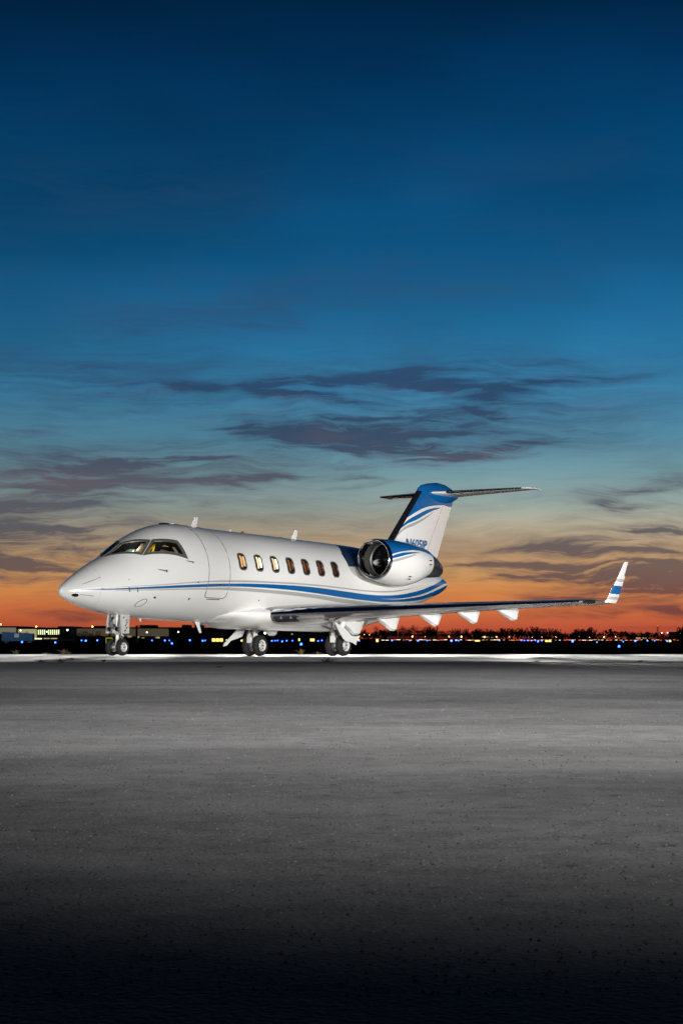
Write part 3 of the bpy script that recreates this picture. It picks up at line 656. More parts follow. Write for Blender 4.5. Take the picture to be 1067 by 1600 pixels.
for x, zt, zb, hw in ((17.16,5.72,5.62,.02),(17.24,5.87,5.45,.08),(17.42,5.97,5.40,.13),(17.84,6.06,5.38,.17),(18.38,6.13,5.38,.20),(18.9,6.10,5.42,.19),(19.3,6.0,5.5,.14),(19.55,5.92,5.58,.09),(19.8,5.83,5.68,.035),(19.86,5.8,5.74,.01)):
    zm = (zt+zb)/2; rows.append([J(x, hw*math.sin(a), zm+(zt-zb)/2*math.cos(a)) for a in (2*math.pi*i/28 for i in range(28))])
MB().grid(rows, True, True, True).build('fin_bullet_fairing', M_fin, JET, angle=60)
# registration on both sides of the fin
def text_mesh(body, size, name, m, parent, mw, shear=.0):
    c = bpy.data.curves.new(name, 'FONT'); c.body = body; c.size = size; c.shear = shear; c.extrude = .003; c.offset = .012
    o = bpy.data.objects.new('t', c); COL.objects.link(o); bpy.context.view_layer.update()
    me = bpy.data.meshes.new_from_object(o.evaluated_get(bpy.context.evaluated_depsgraph_get())); bpy.data.objects.remove(o)
    me.materials.clear(); me.materials.append(m)
    w = max(v.co.x for v in me.vertices)-min(v.co.x for v in me.vertices); x0 = min(v.co.x for v in me.vertices)
    for v in me.vertices: v.co = mw((v.co.x-x0)/w, v.co.y/size, v.co.z)
    t_ = bpy.data.objects.new(name, me); COL.objects.link(t_); t_.parent = parent; return t_
def reg(u, v, w):    # port: reads nose to tail
    x = 16.13+1.42*u+.10*v; z = 3.75+.42*v; return Vector(J(x, fin_y(x, z)+.006+w, z))
def reg2(u, v, w):
    x = 17.55-1.42*u+.10*v; z = 3.75+.42*v; return Vector(J(x, -fin_y(x, z)-.006-w, z))
text_mesh('N605JP', .4, 'registration_lettering', M_reg, fin, reg); text_mesh('N605JP', .4, 'registration_lettering', M_reg, fin, reg2)
# engines
for s in (1, -1):
    ex, ey, ez = 11.43, 2.05, 3.03
    def nrow(dx, rt, rb, c=ez, rw=None, n=48):
        rw = rw or (rt+rb)/2
        return [J(ex+dx, (ey+rw*math.sin(a))*s, c+(rt if math.cos(a) > 0 else rb)*math.cos(a)) for a in (2*math.pi*i/n for i in range(n))]
    nc = MB().grid([nrow(*q) for q in ((.13,.625,.64),(.3,.632,.665),(.6,.638,.71),(1.0,.635,.755),(1.4,.625,.775),(1.8,.61,.75),(2.2,.575,.66),(2.55,.525,.54),(2.78,.475,.455),(2.79,.44,.42))], True).build('engine_nacelle', M_nac, JET)
    MB().grid([nrow(dx, r, r+(.0 if dx < .05 else .006)) for dx, r in ((.26,.515),(.12,.525),(.04,.545),(.005,.568),(0,.582),(.012,.598),(.05,.612),(.132,.628))], True).build('intake_lip', M_chrome, nc)
    MB().grid([nrow(dx, r, r) for dx, r in ((.26,.515),(.5,.525),(.62,.53))], True).build('intake_liner', M_duct, nc)
    MB().grid([nrow(dx, r, r) for dx, r in ((.62,.53),(.66,.50),(.70,.50),(.72,.53))], True).build('fan_case_ring', M_steel, nc)
    MB().grid([nrow(dx, r, r) for dx, r in ((.72,.53),(1.1,.52),(1.1,.01))], True).build('fan_duct', M_cock, nc)
    b = MB()
    for k in range(28):
        a0 = 2*math.pi*k/28; g = []
        for r, tw in ((.13,.10),(.3,.16),(.49,.22)):
            row = []
            for e in (-1, 0, 1):
                a = a0+e*.075*(1.0 if r > .2 else 1.2); row.append(J(ex+.88+e*.075*(1.2-r), (ey+r*math.sin(a))*s, ez+r*math.cos(a)))
            g.append(row)
        b.grid(g)
    b.build('fan_blades', M_fan, nc)
    MB().grid([nrow(dx, r, r, n=24) for dx, r in ((.62,.004),(.66,.05),(.74,.09),(.86,.13),(.98,.14))], True).build('spinner', M_steel, nc)
    MB().grid([nrow(2.70,.43,.42), nrow(3.0,.41,.41,3.0), nrow(3.3,.35,.36,2.96), nrow(3.55,.28,.29,2.91), nrow(3.72,.22,.23,2.87), nrow(3.70,.20,.21,2.87), nrow(3.3,.2,.2,2.9), nrow(3.2,.01,.01,2.9)], True).build('exhaust_nozzle', M_exh, nc)
    for x, z in ((12.55,2.52),(12.5,2.44),(13.75,3.08),(13.75,2.95)):
        d = ex; MB().tube([J(x, (ey+.60)*s, z), J(x+.05, (ey+.64)*s, z)], .018, 8).build('vent_port', M_dark, nc)
    # pylon
    rows = [[J(12.2+(14.7-12.2)*q, y_*s, 2.98+h*2.5) for q, h in foil(12, 0, 1, .12)] for y_ in (.8, 1.6)]
    MB().grid(rows, True, True, True).build('engine_pylon', M_white, JET)
# landing gear
def wheel(x, yp, zc_, r, w, s=1, holes=8, side=1):
    c = J(x, yp, zc_); rimr = r*.56
    b = MB(); b.lathe([(-w*.5,rimr*.98),(-w*.46,rimr*.98),(-w*.40,rimr*.86),(-w*.28,rimr*.80),(-w*.22,rimr*.50),(-w*.30,rimr*.34),(-w*.5,rimr*.28),(-w*.52,0)], c, 'Y', 32)
    b.lathe([(w*.5,rimr*.98),(w*.46,rimr*.98),(w*.40,rimr*.86),(w*.28,rimr*.80),(w*.22,rimr*.50),(w*.30,rimr*.34),(w*.5,rimr*.28),(w*.52,0)], c, 'Y', 32)
    o = b.build('wheel', M_rim, JET)
    prof = []
    for i in range(25):
        a = math.pi*i/24; cy = -math.cos(a); sx = math.sin(a)
        prof.append((w*.5*math.copysign(abs(cy)**.75, cy), rimr+(r-rimr)*sx**.55))
    MB().lathe(prof, c, 'Y', 40).build('tyre', M_tyre, o, angle=70)
    for e in (-1, 1):
        for k in range(holes):
            a = 2*math.pi*k/holes; p = (c[0]+rimr*.66*math.cos(a), c[1]+e*w*.255, c[2]+rimr*.66*math.sin(a)); MB().lathe([(0,0),(e*.004,rimr*.13),(0,rimr*.135)], p, 'Y', 8).build('lightening_hole', M_cock, o)
        MB().lathe([(e*w*.53,0),(e*w*.53,rimr*.16),(e*w*.5,rimr*.18)], c, 'Y', 12).build('hub_cap', M_dark, o)
    return o
NX = 2.244
for e in (-1, 1): wheel(NX, e*.185, .229, .229, .125, holes=6)
ng = MB().tube([J(NX+.02,0,1.15), J(NX,0,.62), J(NX,0,.58)], [.095,.085,.06], 16).tube([J(NX,0,.60), J(NX,0,.40)], .045, 14).tube([J(NX,0,.42), J(NX+.0,0,.24)], [.05,.055], 12).tube([J(NX,-.14,.229), J(NX,.14,.229)], .035, 12)
ng.box(J(NX,0,.66), (.20,.17,.10)).box(J(NX-.01,0,.92), (.15,.22,.13)).tube([J(NX+.02,-.2,1.08), J(NX+.02,.2,1.08)], .04, 10)
ng.build('nose_gear_strut', M_gear, JET)
MB().tube([J(NX+.06,.0,.64), J(NX+.22,.0,.52), J(NX+.06,.0,.34)], .022, 8).tube([J(NX+.06,.05,.64), J(NX+.22,.03,.52), J(NX+.06,.05,.34)], .018, 8).build('torque_link', M_gear, JET)
MB().tube([J(NX+.05,0,.75), J(NX+.35,0,1.12)], .03, 8).tube([J(NX-.05,.09,.95), J(NX-.16,.09,1.12)], .025, 8).build('drag_brace', M_steel, JET)
MB().tube([J(NX-.09,.05,1.13), J(NX-.11,.06,.9), J(NX-.08,.05,.70), J(NX-.05,.05,.55)], .012, 6).tube([J(NX+.09,.08,1.1), J(NX+.11,.10,.85), J(NX+.08,.07,.62), J(NX+.03,.05,.4)], .012, 6).tube([J(NX-.06,-.08,1.1), J(NX-.12,-.1,.85), J(NX-.05,-.06,.6)], .014, 6).tube([J(NX+.04,.1,.98), J(NX+.12,.14,.78), J(NX+.09,.1,.70)], .009, 6).build('hydraulic_hose', M_dark, JET)
for yy in (-.13, .13):
    l_ = MB().lathe([(.05,.03),(.02,.06),(-.04,.065),(-.05,.06),(-.045,.0)], J(NX-.12,yy,.72), 'X', 16).build('taxi_lamp', M_chrome, JET)
MB().box(J(NX-.02,0,.80), (.16,.12,.08)).box(J(NX-.10,0,.72),(.04,.34,.03)).build('steering_actuator', M_steel, JET)
MB().box(J(NX+.10,.10,.86), (.10,.05,.16)).box(J(NX+.12,.10,1.02), (.12,.05,.08)).build('valve_block', M_steel, JET)
MB().box(J(NX-.09,.12,1.0), (.07,.05,.18)).build('gear_junction_box', M_gear, JET)
MB().tube([J(NX-.13,.10,1.12), J(NX-.15,.11,.95), J(NX-.12,.09,.80)], .02, 8).build('harness_tube', M_gear, JET)
for e in (-1, 1):     # nose gear doors hanging beside the strut
    b = MB(); x0, x1 = NX-.14, NX+.22
    b.grid([[J(x0,e*.22,1.10), J(x0-.02,e*.26,.60)],[J(x1,e*.22,1.10), J(x1-.05,e*.26,.60)],[J(x1,e*.238,1.10), J(x1-.05,e*.278,.60)],[J(x0,e*.238,1.10), J(x0-.02,e*.278,.60)]], True)
    d = b.build('nose_gear_door', M_gear, JET, smooth=False)
    random.seed(3)
    for k in range(6):
        z = .66+.07*k; x = x0+.08+.2*random.random(); q = (1.10-z)/.5; MB().tube([J(x, e*(.242+.04*q), z), J(x+.05, e*(.242+.04*q), z+.03)], .014, 6).build('door_bracket', M_dark, d)
# main gear
MX, MZ = 10.24, .37
for s in (1, -1):
    for e in (-1, 1): wheel(MX, 1.59*s+e*.20, MZ, .33, .20)
    def q_(x, y, z): return J(x, y*s, z)
    b = MB(); b.tube([q_(MX+.12,1.75,1.16), q_(MX+.02,1.60,.72), q_(MX-.02,1.59,.62)], [.10,.085,.075], 16)
    b.tube([q_(MX-.28,1.59,.66), q_(MX-.12,1.59,.50), q_(MX,1.59,.37)], [.07,.085,.07], 14).tube([q_(MX,1.36,MZ), q_(MX,1.82,MZ)], .05, 12)
    b.tube([q_(MX-.28,1.59,.68), q_(MX+.0,1.6,.80)], [.06,.07], 12)
    b.box(q_(MX-.20,1.59,.55), (.22,.15,.20)); b.build('main_gear_strut', M_gear, JET)
    MB().tube([q_(MX-.26,1.52,.62), q_(MX-.14,1.52,1.06)], .045, 12).tube([q_(MX-.26,1.66,.62), q_(MX-.14,1.66,1.06)], .028, 12).build('shock_absorber', M_steel, JET)
    MB().tube([q_(MX,1.62,.74), q_(MX-.1,.95,1.02)], .035, 10).tube([q_(MX+.05,1.7,.9), q_(MX+.45,1.5,1.1)], .03, 10).build('side_brace', M_steel, JET)
    MB().tube([q_(MX-.2,1.68,1.05), q_(MX-.3,1.7,.8), q_(MX-.22,1.68,.55), q_(MX-.1,1.66,.42)], .013, 6).tube([q_(MX+.1,1.68,1.05), q_(MX+.16,1.7,.8), q_(MX+.08,1.66,.55)], .013, 6).tube([q_(MX-.18,1.48,1.05), q_(MX-.3,1.47,.78), q_(MX-.2,1.5,.5)], .012, 6).build('brake_hose', M_dark, JET)
    poly = [(9.47,1.06),(10.0,.86),(10.30,.66),(10.55,.64),(10.74,.67),(10.70,.60),(10.56,.53),(10.50,.38),(10.36,.44),(10.2,.47),(10.0,.48),(9.88,.55),(9.74,.70)] if s > 0 else \
           [(9.98,.95),(10.30,.95),(10.17,.66),(9.92,.585),(9.62,.52),(9.42,.36),(9.27,.33),(9.30,.43),(9.58,.64)]
    b = MB(); n = len(poly); th = .03
    def yy(z): return (1.98+.10*(1.06-z))*s
    b.v = [J(x, yy(z), z) for x, z in poly]+[J(x, yy(z)+th*s, z) for x, z in poly]; b.f = [tuple(range(n)), tuple(range(2*n-1, n-1, -1))]+[(i, (i+1)%n, n+(i+1)%n, n+i) for i in range(n)]
    b.build('main_gear_door', M_white, JET, smooth=False)
    MB().tube([q_(9.9,1.96,.85), q_(MX+.05,1.7,.9)], .02, 8).build('door_link', M_steel, JET)
# ------------------------------------------------------------------ background
HZ = 997.5
def at(u, v, Y):           # where something seen at (u,v) stands when it is Y metres away
    return ((u-533.5)*Y/F_PX, Y, CAM_H+(HZ-v)*Y/F_PX)
GB = -.40
M_bl = emit_mat('taxi_light_blue_lens', (.02,.10,1.0), 14); M_am = emit_mat('sodium_lamp', (1.0,.42,.10), 9); M_wl = emit_mat('white_lamp', (1,.9,.65), 6)
M_gn = emit_mat('greenish_lamp', (.75,1,.45), 7); M_ye = emit_mat('yellow_sign_face', (1.0,.75,.18), 1.6); M_rl = emit_mat('red_lamp', (1,.08,.03), 2); M_wa = emit_mat('warm_trail_glow', (1,.45,.15), 1.3); M_rw = emit_mat('white_trail_glow', (1,.85,.65), 1.8)
M_post = mat('post_metal', (.03,.03,.03), .5)
# blue taxiway lights
def taxi_light(Y, sc=1.0):
    r = .09*sc
    root = empty('taxiway_light', (0, Y, 0))
    MB().lathe([(0,.10),(.03,.10),(.04,.03),(.22,.03),(.24,.07),(.27,.07)], (0,0,0), 'Z', 12).build('stem', M_post, root)
    MB().lathe([(0,r*.9),(r*.9,r),(r*1.6,r*.8),(r*2,0)], (0,0,.27), 'Z', 12).build('lens', M_bl, root)
    return root
BL = [(35,1004,'just right of the blue container',1.2),(45.5,1000.5,'beside the blue container base',.7),(87,1004.5,'in front of the lit arcade',1.1),(128,999.5,'under the dark shrubs left of the nose gear',.8),(134.6,1002,'brightest one left of the nose gear',1.2),
      (152.5,1001,'closest to the left of the nose wheels',1.0),(238,1001,'below the belly behind the nose gear',.8),(258,1001.5,'under the forward cabin, left of the low one',1.0),(269,1006,'lowest one under the forward cabin',1.2),(265,1001,'just above the low one under the cabin',.7),(297,1001,'in front of the dark hangar',1.1),(317,1002,'right of the dark hangar door',1.1),(321,1000.5,'faint one right of the dark hangar',.7),
      (425,1002,'just right of the starboard main wheels',.9),(430,1001.5,'second right of the starboard main wheels',.7),(434,1001,'third right of the starboard main wheels',.7),(441,1002.8,'brighter one between the main gears',1.0),(448,1001.7,'right of the brighter one between the main gears',.8),(457,1001.5,'small one between the main gears',.7),
      (470.6,1007.5,'large low one between the main gears',1.4),(497,1002,'left of the port main gear',.8),(503,1001.2,'touching the port main wheels',.8),(561,1002,'right of the port main wheels',.8),(612.6,1001.3,'below the second flap fairing',.9),(653,1001.8,'below the third flap fairing',1.0),(667,1001,'right below the third fairing',.7),(705,1002.4,'left of the fourth fairing',1.2),(712,1001,'small one below the fourth fairing',.7),
      (716,1001.5,'beside a white post',.7),(814,1001,'start of the far blue row',.6),(819,1001,'second in the far blue row',.6),(824,1001,'third in the far blue row',.6),(830,1001,'fourth in the far blue row',.6),(836,1001,'fifth in the far blue row',.6),(840,1003,'brighter one below the far blue row',1.0),(846,1001.5,'end of the far blue row',.7),
      (894,1003,'bright one right of the yellow sign',1.4),(932,1003.8,'faint one between the bright ones at right',.8),(966.5,1010.7,'largest and lowest one at right',1.0),(973,1003,'faint one above the lowest light',.7),(992,1002.4,'under the right-hand trees',1.0),(1011,1001.8,'small one near the mast foot',.8),(1022,1001.5,'below the red-topped mast',.7),(1041.6,1002.4,'near the right edge',1.0),(640,1000.8,'small one under the dark thicket',.6),(780,1001.2,'small one below the fifth fairing',.6)]
for u, v, where, sc in BL:
    hz_ = .30; Y = F_PX*(CAM_H-(GB+hz_))/(v-HZ); Y = max(84, min(400, Y))
    o = taxi_light(Y, sc*max(.8, Y/210)); o.location = ((u-533.5)*Y/F_PX, Y, gz(Y))
    tag(o, 'blue taxiway edge light, '+where, 'taxiway light', 'blue taxiway lights in the grass')
# lamp posts
def lamp_post(u, v, Y, m, r, label, cat='street lamp', group='lit street lamps on the horizon', name='street_lamp'):
    x, _, z = at(u, v, Y); h = z-GB
    root = empty(name, (x, Y, GB))
    MB().tube([(0,0,0),(0,0,h-.1)], [.10,.05], 6).build('pole', M_post, root)
    MB().tube([(0,0,h-.1),(.2,0,h+.02),(.7,0,h+.05)], .05, 6).build('arm', M_post, root)
    MB().lathe([(-r,0),(-r*.7,r*.75),(0,r),(r*.7,r*.75),(r,0)], (0,-.2,h), 'Z', 12).build('lamp_head', m, root)
    tag(root, label, cat, group); return root
LP = [(2,975.5,560,0,'orange street lamp at the far left edge above the pale warehouse'),(57.5,979,560,0,'orange street lamp above the lit arcade roof'),(145,979,560,0,'orange street lamp left of the nose gear'),(33,985,520,2,'greenish white floodlight at left end of the lit hall'),
 (106,984.5,500,1,'white floodlight right of the lit arcade'),(230,988,480,1,'white lamp before the long hangar wall'),(279,987.5,430,1,'small lamp in front of the dark hangar'),(414.5,989,380,1,'big pale floodlight just right of the starboard main wheel'),(427.5,987.5,380,2,'second pale floodlight right of the starboard wheel'),
 (446,989,480,3,'faint lamp between the main gears'),(644,994.5,620,0,'orange lamp below the third flap fairing'),(663.5,994.5,620,0,'orange lamp second on the brown shed'),(681.5,994.3,620,0,'orange lamp at the end of the brown shed'),(701,994.5,620,0,'orange lamp left of the fourth fairing'),
 (720.5,994.8,620,0,'orange lamp under the fourth flap fairing'),(756.5,995,640,0,'bright orange lamp under the dark trees'),(775,995,640,0,'dim orange lamp right of the bright one'),(795,994.5,640,0,'orange lamp below the fifth fairing'),(827,995,640,2,'yellow green lamp beside the feathery trees'),(830.5,995.5,640,2,'twin of the yellow green lamp'),
 (846,995,640,0,'orange lamp under the feathery trees'),(868,995,640,0,'orange lamp left of the pale hut'),(921,995.5,660,0,'orange lamp right of the pale hut'),(943,995.5,660,0,'amber lamp below the winglet'),(961,995,660,2,'yellow lamp right of the winglet'),(984,995,660,0,'orange lamp in the low trees at right'),
 (1004,995,660,0,'orange lamp left of the red-topped mast'),(1047,995.3,660,0,'orange lamp near the right edge'),(1033,989,660,1,'white lamp right of the red-topped mast'),(1042,988.5,660,1,'second white lamp right of the mast'),(1049,988.5,660,1,'third white lamp beside the white building'),(577,992,560,3,'yellow lamp in the thicket right of the port gear'),
 (569,991.5,560,3,'yellow lamp close to the port main wheels'),(74,987,520,2,'small lamp in the arcade middle'),(897,994.5,640,2,'pale lamp on the hut under the trees')]
LM = {0: M_am, 1: M_wl, 2: M_gn, 3: M_ye}
for u, v, Y, k, lab in LP: lamp_post(u, v, Y, LM[k], {0:.27,1:.20,2:.20,3:.18}[k]*(1.35 if u in (414.5,106,756.5,827) else 1), lab)
# yellow taxiway guidance signs
M_signback = mat('sign_back', (.05,.04,.01), .6)
for u0, u1, v0, v1, lab in ((331,349,997.5,1002.5,'wide yellow lit taxiway sign below the forward belly'),(484,492,997.8,1002,'yellow lit sign left of the port main gear'),(851,861,1000,1003,'yellow lit sign under the feathery trees'),(741,750,1000,1002.4,'yellow lit sign under the fourth fairing'),
      (587,591.5,998.5,1003,'narrow yellow sign right of the port wheels'),(466,469,997.5,1001.5,'small yellow sign between the main gears'),(353,357,999,1002.5,'small amber sign left of the starboard gear door'),(376,381,999.5,1002.5,'small yellow sign beside the starboard gear strut'),(557,562,998.5,1000.8,'small pale green sign right of the port door'),(1044,1048,1000,1003,'small yellow sign near the right edge')):
    Y = 330; a = at(u0, v0, Y); c = at(u1, v1, Y); root = empty('taxiway_sign', ((a[0]+c[0])/2, Y, GB)); w = c[0]-a[0]; z0, z1 = c[2]-GB, a[2]-GB
    z0 = max(z0, .05)
    MB().box((0,.08,(z0+z1)/2), (w+.1,.12,z1-z0+.08)).build('sign_box', M_signback, root, smooth=False)
    b = MB(); n_ = max(1, int(w/.6))
    for k in range(n_): b.box((-w/2+w*(k+.5)/n_, 0, (z0+z1)/2), (w/n_*.86,.03,z1-z0))
    b.build('sign_face', M_ye, root, smooth=False)
    MB().box((-w*.3,.08,z0/2), (.06,.06,z0)).box((w*.3,.08,z0/2), (.06,.06,z0)).build('leg', M_post, root, smooth=False)
    tag(root, lab, 'sign', 'yellow taxiway signs')
# car light trails along the far road, built as added glowing tubes on posts
random.seed(21)
u = 598; k = 0
cols = [('white', M_rw), ('red', M_rl), ('amber', M_wa)]
row_objs = []
while u < 1062:
    c = random.choices(cols, (2.0 if u < 780 else .6, 1.5, 2.4))[0]; v = 1000.3+random.uniform(-.5,.5); Y = 420
    x, _, z = at(u, v, Y); root = empty('light_trail_piece', (x, Y, GB)); h = z-GB; w = random.uniform(.12,.5)
    MB().box((0,0,h/2), (.08,.08,max(.05, h))).build('post', M_post, root, smooth=False)
    MB().tube([(-w,0,h+.05),(w,0,h+.05)], .065, 8).build('trail_tube', c[1], root)
    row_objs.append((root, c[0])); u += random.uniform(4.2, 9)
row_objs.sort(key=lambda q: q[0].location.x); cn = {}
def nth(n):
    o = {1:'first',2:'second',3:'third',4:'fourth',5:'fifth',6:'sixth',7:'seventh',8:'eighth',9:'ninth'}
    return o.get(n) or '%d%s' % (n, 'th' if 10 <= n % 100 <= 20 else {1:'st',2:'nd',3:'rd'}.get(n % 10, 'th'))
for root, c in row_objs:
    cn[c] = cn.get(c, 0)+1
    tag(root, '%s %s piece from the left of the car light trails on the far road' % (nth(cn[c]), c), 'marker lamp', 'car light trails on the far road')
# buildings
def wallmat(name, c, e=None, es=.0):
    return mat(name, c, .8, noise=.25, nscale=.15, emit=e, es=es)
def ext(u0, u1, v0, Y): a = at(u0, v0, Y); c = at(u1, v0, Y); return a[0], c[0], a[2]
def building(u0, u1, v0, Y, depth, m, name, label, roofm=None, wins=(), cat='building', parap=.5, steps=()):
    x0, x1, zt = ext(u0, u1, v0, Y); h = zt-GB; w = x1-x0
    root = empty(name, ((x0+x1)/2, Y, GB)); tag(root, label, cat)
    MB().box((0,depth/2,(h-parap)/2), (w,depth,h-parap)).build('wall', m, root, smooth=False)
    b = MB().box((0,depth/2,h-parap/2), (w+.4,depth+.4,parap))
    rf = b.build('roof', roofm or m, root, smooth=False)
    for (a, c) in steps:
        MB().box((a*w,depth/2,h+c/2), (w*.12,depth*.4,c)).build('roof_unit', roofm or m, root, smooth=False)
    for k, (ua, ub, va, vb, mm, nm) in enumerate(wins):
        p = at(ua, va, Y); q = at(ub, vb, Y)
        MB().box(((p[0]+q[0])/2-(x0+x1)/2, -.02, (p[2]+q[2])/2-GB), (q[0]-p[0], .16, p[2]-q[2])).build(nm, mm, root, smooth=False)
    return root
Wg = wallmat('warehouse_wall', (.10,.10,.08)); Wb = wallmat('hangar_wall', (.07,.06,.05)); Wd = wallmat('dark_wall', (.012,.012,.014)); Wr = wallmat('brown_shed', (.06,.02,.015)); M_roofd = mat('dark_roof', (.015,.014,.014), .9)
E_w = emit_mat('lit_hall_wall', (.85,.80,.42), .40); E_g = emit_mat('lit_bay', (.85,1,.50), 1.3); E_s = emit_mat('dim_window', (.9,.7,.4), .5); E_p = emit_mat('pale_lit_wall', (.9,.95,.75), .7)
E_b = emit_mat('hangar_wall_glow', (.30,.24,.15), .22); E_b2 = emit_mat('warehouse_wall_glow', (.50,.50,.36), .30)  # wall panels glow by themselves, in place of floodlight falling on them
building(-40, 27, 978.3, 560, 30, Wg, 'warehouse', 'pale flat-roofed warehouse behind the blue container at the left edge', M_roofd, [(-40,26,980,990,E_b2,'glowing_wall_panel')])
building(27, 59, 980, 540, 30, Wg, 'terminal_hall', 'lit hall with cream wall between the container and the arcade', M_roofd, [(29,58,983,997,E_w,'lit_wall')])
arc_w = [(60+i*3.15, 61.7+i*3.15, 984, 991.5, E_g, 'lit_bay') for i in range(11) if i != 4]
building(59, 97, 980.5, 530, 26, Wg, 'arcade_building', 'long low building with a row of greenish lit bays', M_roofd, arc_w+[(51,66,997,999,E_g,'glowing_ground_strip'),(69,78,996.8,998.4,E_s,'glowing_ground_strip'),(80,90,996.8,998.4,E_s,'glowing_ground_strip')], steps=())  # ground strips are glowing boxes: the lit ground is put in as emission
building(92, 110, 978.5, 575, 26, Wb, 'stair_block', 'taller brown block right of the lit arcade', M_roofd)
building(110, 290, 980, 590, 40, Wb, 'hangar', 'very long low brown hangar behind the nose gear', M_roofd, [(112,288,982,994,E_b,'glowing_wall_panel'),(243,250,995,997.5,E_w,'lit_door'),(214,218,994,997,E_s,'lit_door'),(200,206,993,996,E_s,'lit_door'),(222,226,996,997.5,E_w,'lit_door')], steps=((.13,.9),(-.3,.6)))
building(264, 345, 980.5, 440, 30, Wd, 'dark_hangar', 'black stepped hangar below the forward cabin', M_roofd, steps=((.0,1.2),(-.25,.8)))
building(345, 562, 978, 470, 30, Wd, 'dark_office_block', 'wide black building behind both main landing gears', M_roofd, [(385,388,993,995,E_s,'dim_window'),(455,458,990,991.5,E_s,'dim_window')])
building(602, 735, 991, 660, 30, Wr, 'brown_shed', 'long reddish brown shed behind the orange lamps', M_roofd, [(604,733,993,998,emit_mat('shed_wall_glow', (.32,.07,.04), .16),'shed_wall_glow')])  # lamp light on the shed wall is put in as a faint glow
building(745, 775, 992.8, 660, 20, Wr, 'small_shed', 'small dark shed with a pale lit strip under the trees', M_roofd, [(752,764,994,996,E_p,'lit_door'),(767,771,993.8,996.5,E_s,'lit_door')])
building(902, 916, 988, 620, 14, Wg, 'pale_hut', 'small pale lit hut with two windows among the feathery trees', M_roofd, [(903,914,989.5,991,E_w,'lit_wall'),(904,907,992,995,E_g,'lit_window'),(910,912,992.5,994.5,E_s,'lit_window')])
building(1057, 1090, 987, 620, 16, Wg, 'white_building', 'bright white lit building at the right edge', M_roofd, [(1058,1080,988.5,992,emit_mat('bright_white_wall', (.9,1,.85), 1.5),'lit_wall')])
building(990, 1012, 993.5, 640, 12, Wg, 'low_annex', 'low dim annex left of the red-topped mast', M_roofd, [(993,1000,996,998,E_s,'lit_window'),(1003,1009,996,998,E_w,'lit_window')])
# blue container trailer
Y = 330; a = at(3.5, 987.3, Y); c = at(51, 990, Y); root = empty('blue_container', ((a[0]+c[0])/2, Y, GB)); w = c[0]-a[0]; hL = a[2]-GB; hR = c[2]-GB
M_ct = mat('blue_container_paint', (.01,.09,.20), .5, noise=.3, nscale=1, emit=None)
b = MB(); n = 40; rows = []
for i in range(n+1):
    x = -w/2+w*i/n; yo = .04*(i % 2); zt = hL+(hR-hL)*i/n
    rows.append([(x,yo,.35),(x,yo,zt),(x,2.5,zt),(x,2.5,.35)])
b.grid(rows, True, True, True).build('container_body', M_ct, root, smooth=False)
p = at(23, 990, Y); q = at(30.5, 996, Y)
MB().box(((p[0]+q[0])/2-(a[0]+c[0])/2, -.06, (p[2]+q[2])/2-GB), (q[0]-p[0], .04, p[2]-q[2])).build('white_panel', mat('white_panel', (.5,.5,.5), .6), root, smooth=False)
for k in (-.38, .38): MB().box((w*k,1.2,.18), (.5,1.8,.36)).build('support_block', M_post, root, smooth=False)
tag(root, 'long blue container with a small white square panel at far left', 'container')
l = bpy.data.lights.new('yard_lamp', 'SPOT'); l.energy = 9000; l.spot_size = R(50); l.color = (.8,.9,1); o = bpy.data.objects.new('yard_lamp', l); COL.objects.link(o); o.location = (a[0]+4, Y-26, 7); aim(o, ((a[0]+c[0])/2, Y, 1))
# mast with red top light
x, _, z = at(1026.5, 978.5, 640); root = empty('radio_mast', (x, 640, GB)); h = z-GB
b = MB()
for k in range(3):
    an = 2*math.pi*k/3; b.tube([(.45*math.cos(an), .45*math.sin(an), 0), (.25*math.cos(an), .25*math.sin(an), h)], .06, 5)
for k in range(9):
    zz = h*k/9; z2 = h*(k+1)/9; b.tube([(.45,0,zz),(-.2,.35,z2)], .04, 4).tube([(-.2,-.35,zz),(.4,0,z2)], .04, 4)
b.build('lattice', mat('mast_red', (.10,.012,.01), .6), root); MB().lathe([(-.2,0),(0,.24),(.2,0)], (0,0,h+.2), 'Z', 10).build('warning_lamp', M_rl, root)
tag(root, 'thin lattice mast with a red warning light at right', 'mast')
# dark boxy tower behind the nose gear
for u, v0, lab in ((172,984,'black control cabinet pole directly behind the nose gear'),(214,978.5,'tall black post with a flat head right of the nose gear')):
    x, _, z = at(u, v0, 300); root = empty('floodlight_mast', (x, 300, GB)); h = z-GB
    MB().box((0,0,h/2), (.36,.36,h)).build('post', M_post, root, smooth=False); MB().box((.45,0,h+.05), (1.3,.3,.16)).build('head', M_post, root, smooth=False); tag(root, lab, 'mast')
# yellow frame seen beside the nose wheels
x, _, z = at(171, 997, 120); root = empty('wheel_stand', (x, 120, GB)); h = z-GB
MB().tube([(-.22,0,0),(-.22,0,h)], .03, 6).tube([(.22,0,0),(.22,0,h)], .03, 6).tube([(-.24,0,h),(.24,0,h)], .035, 6).build('frame', mat('glowing_yellow_paint', (.5,.6,.05), .5, emit=(.6,.7,.05), es=.35), root)  # yellow frame is no lamp; its brightness is put in as a faint glow
tag(root, 'small yellow green frame standing left of the nose wheels', 'stand')
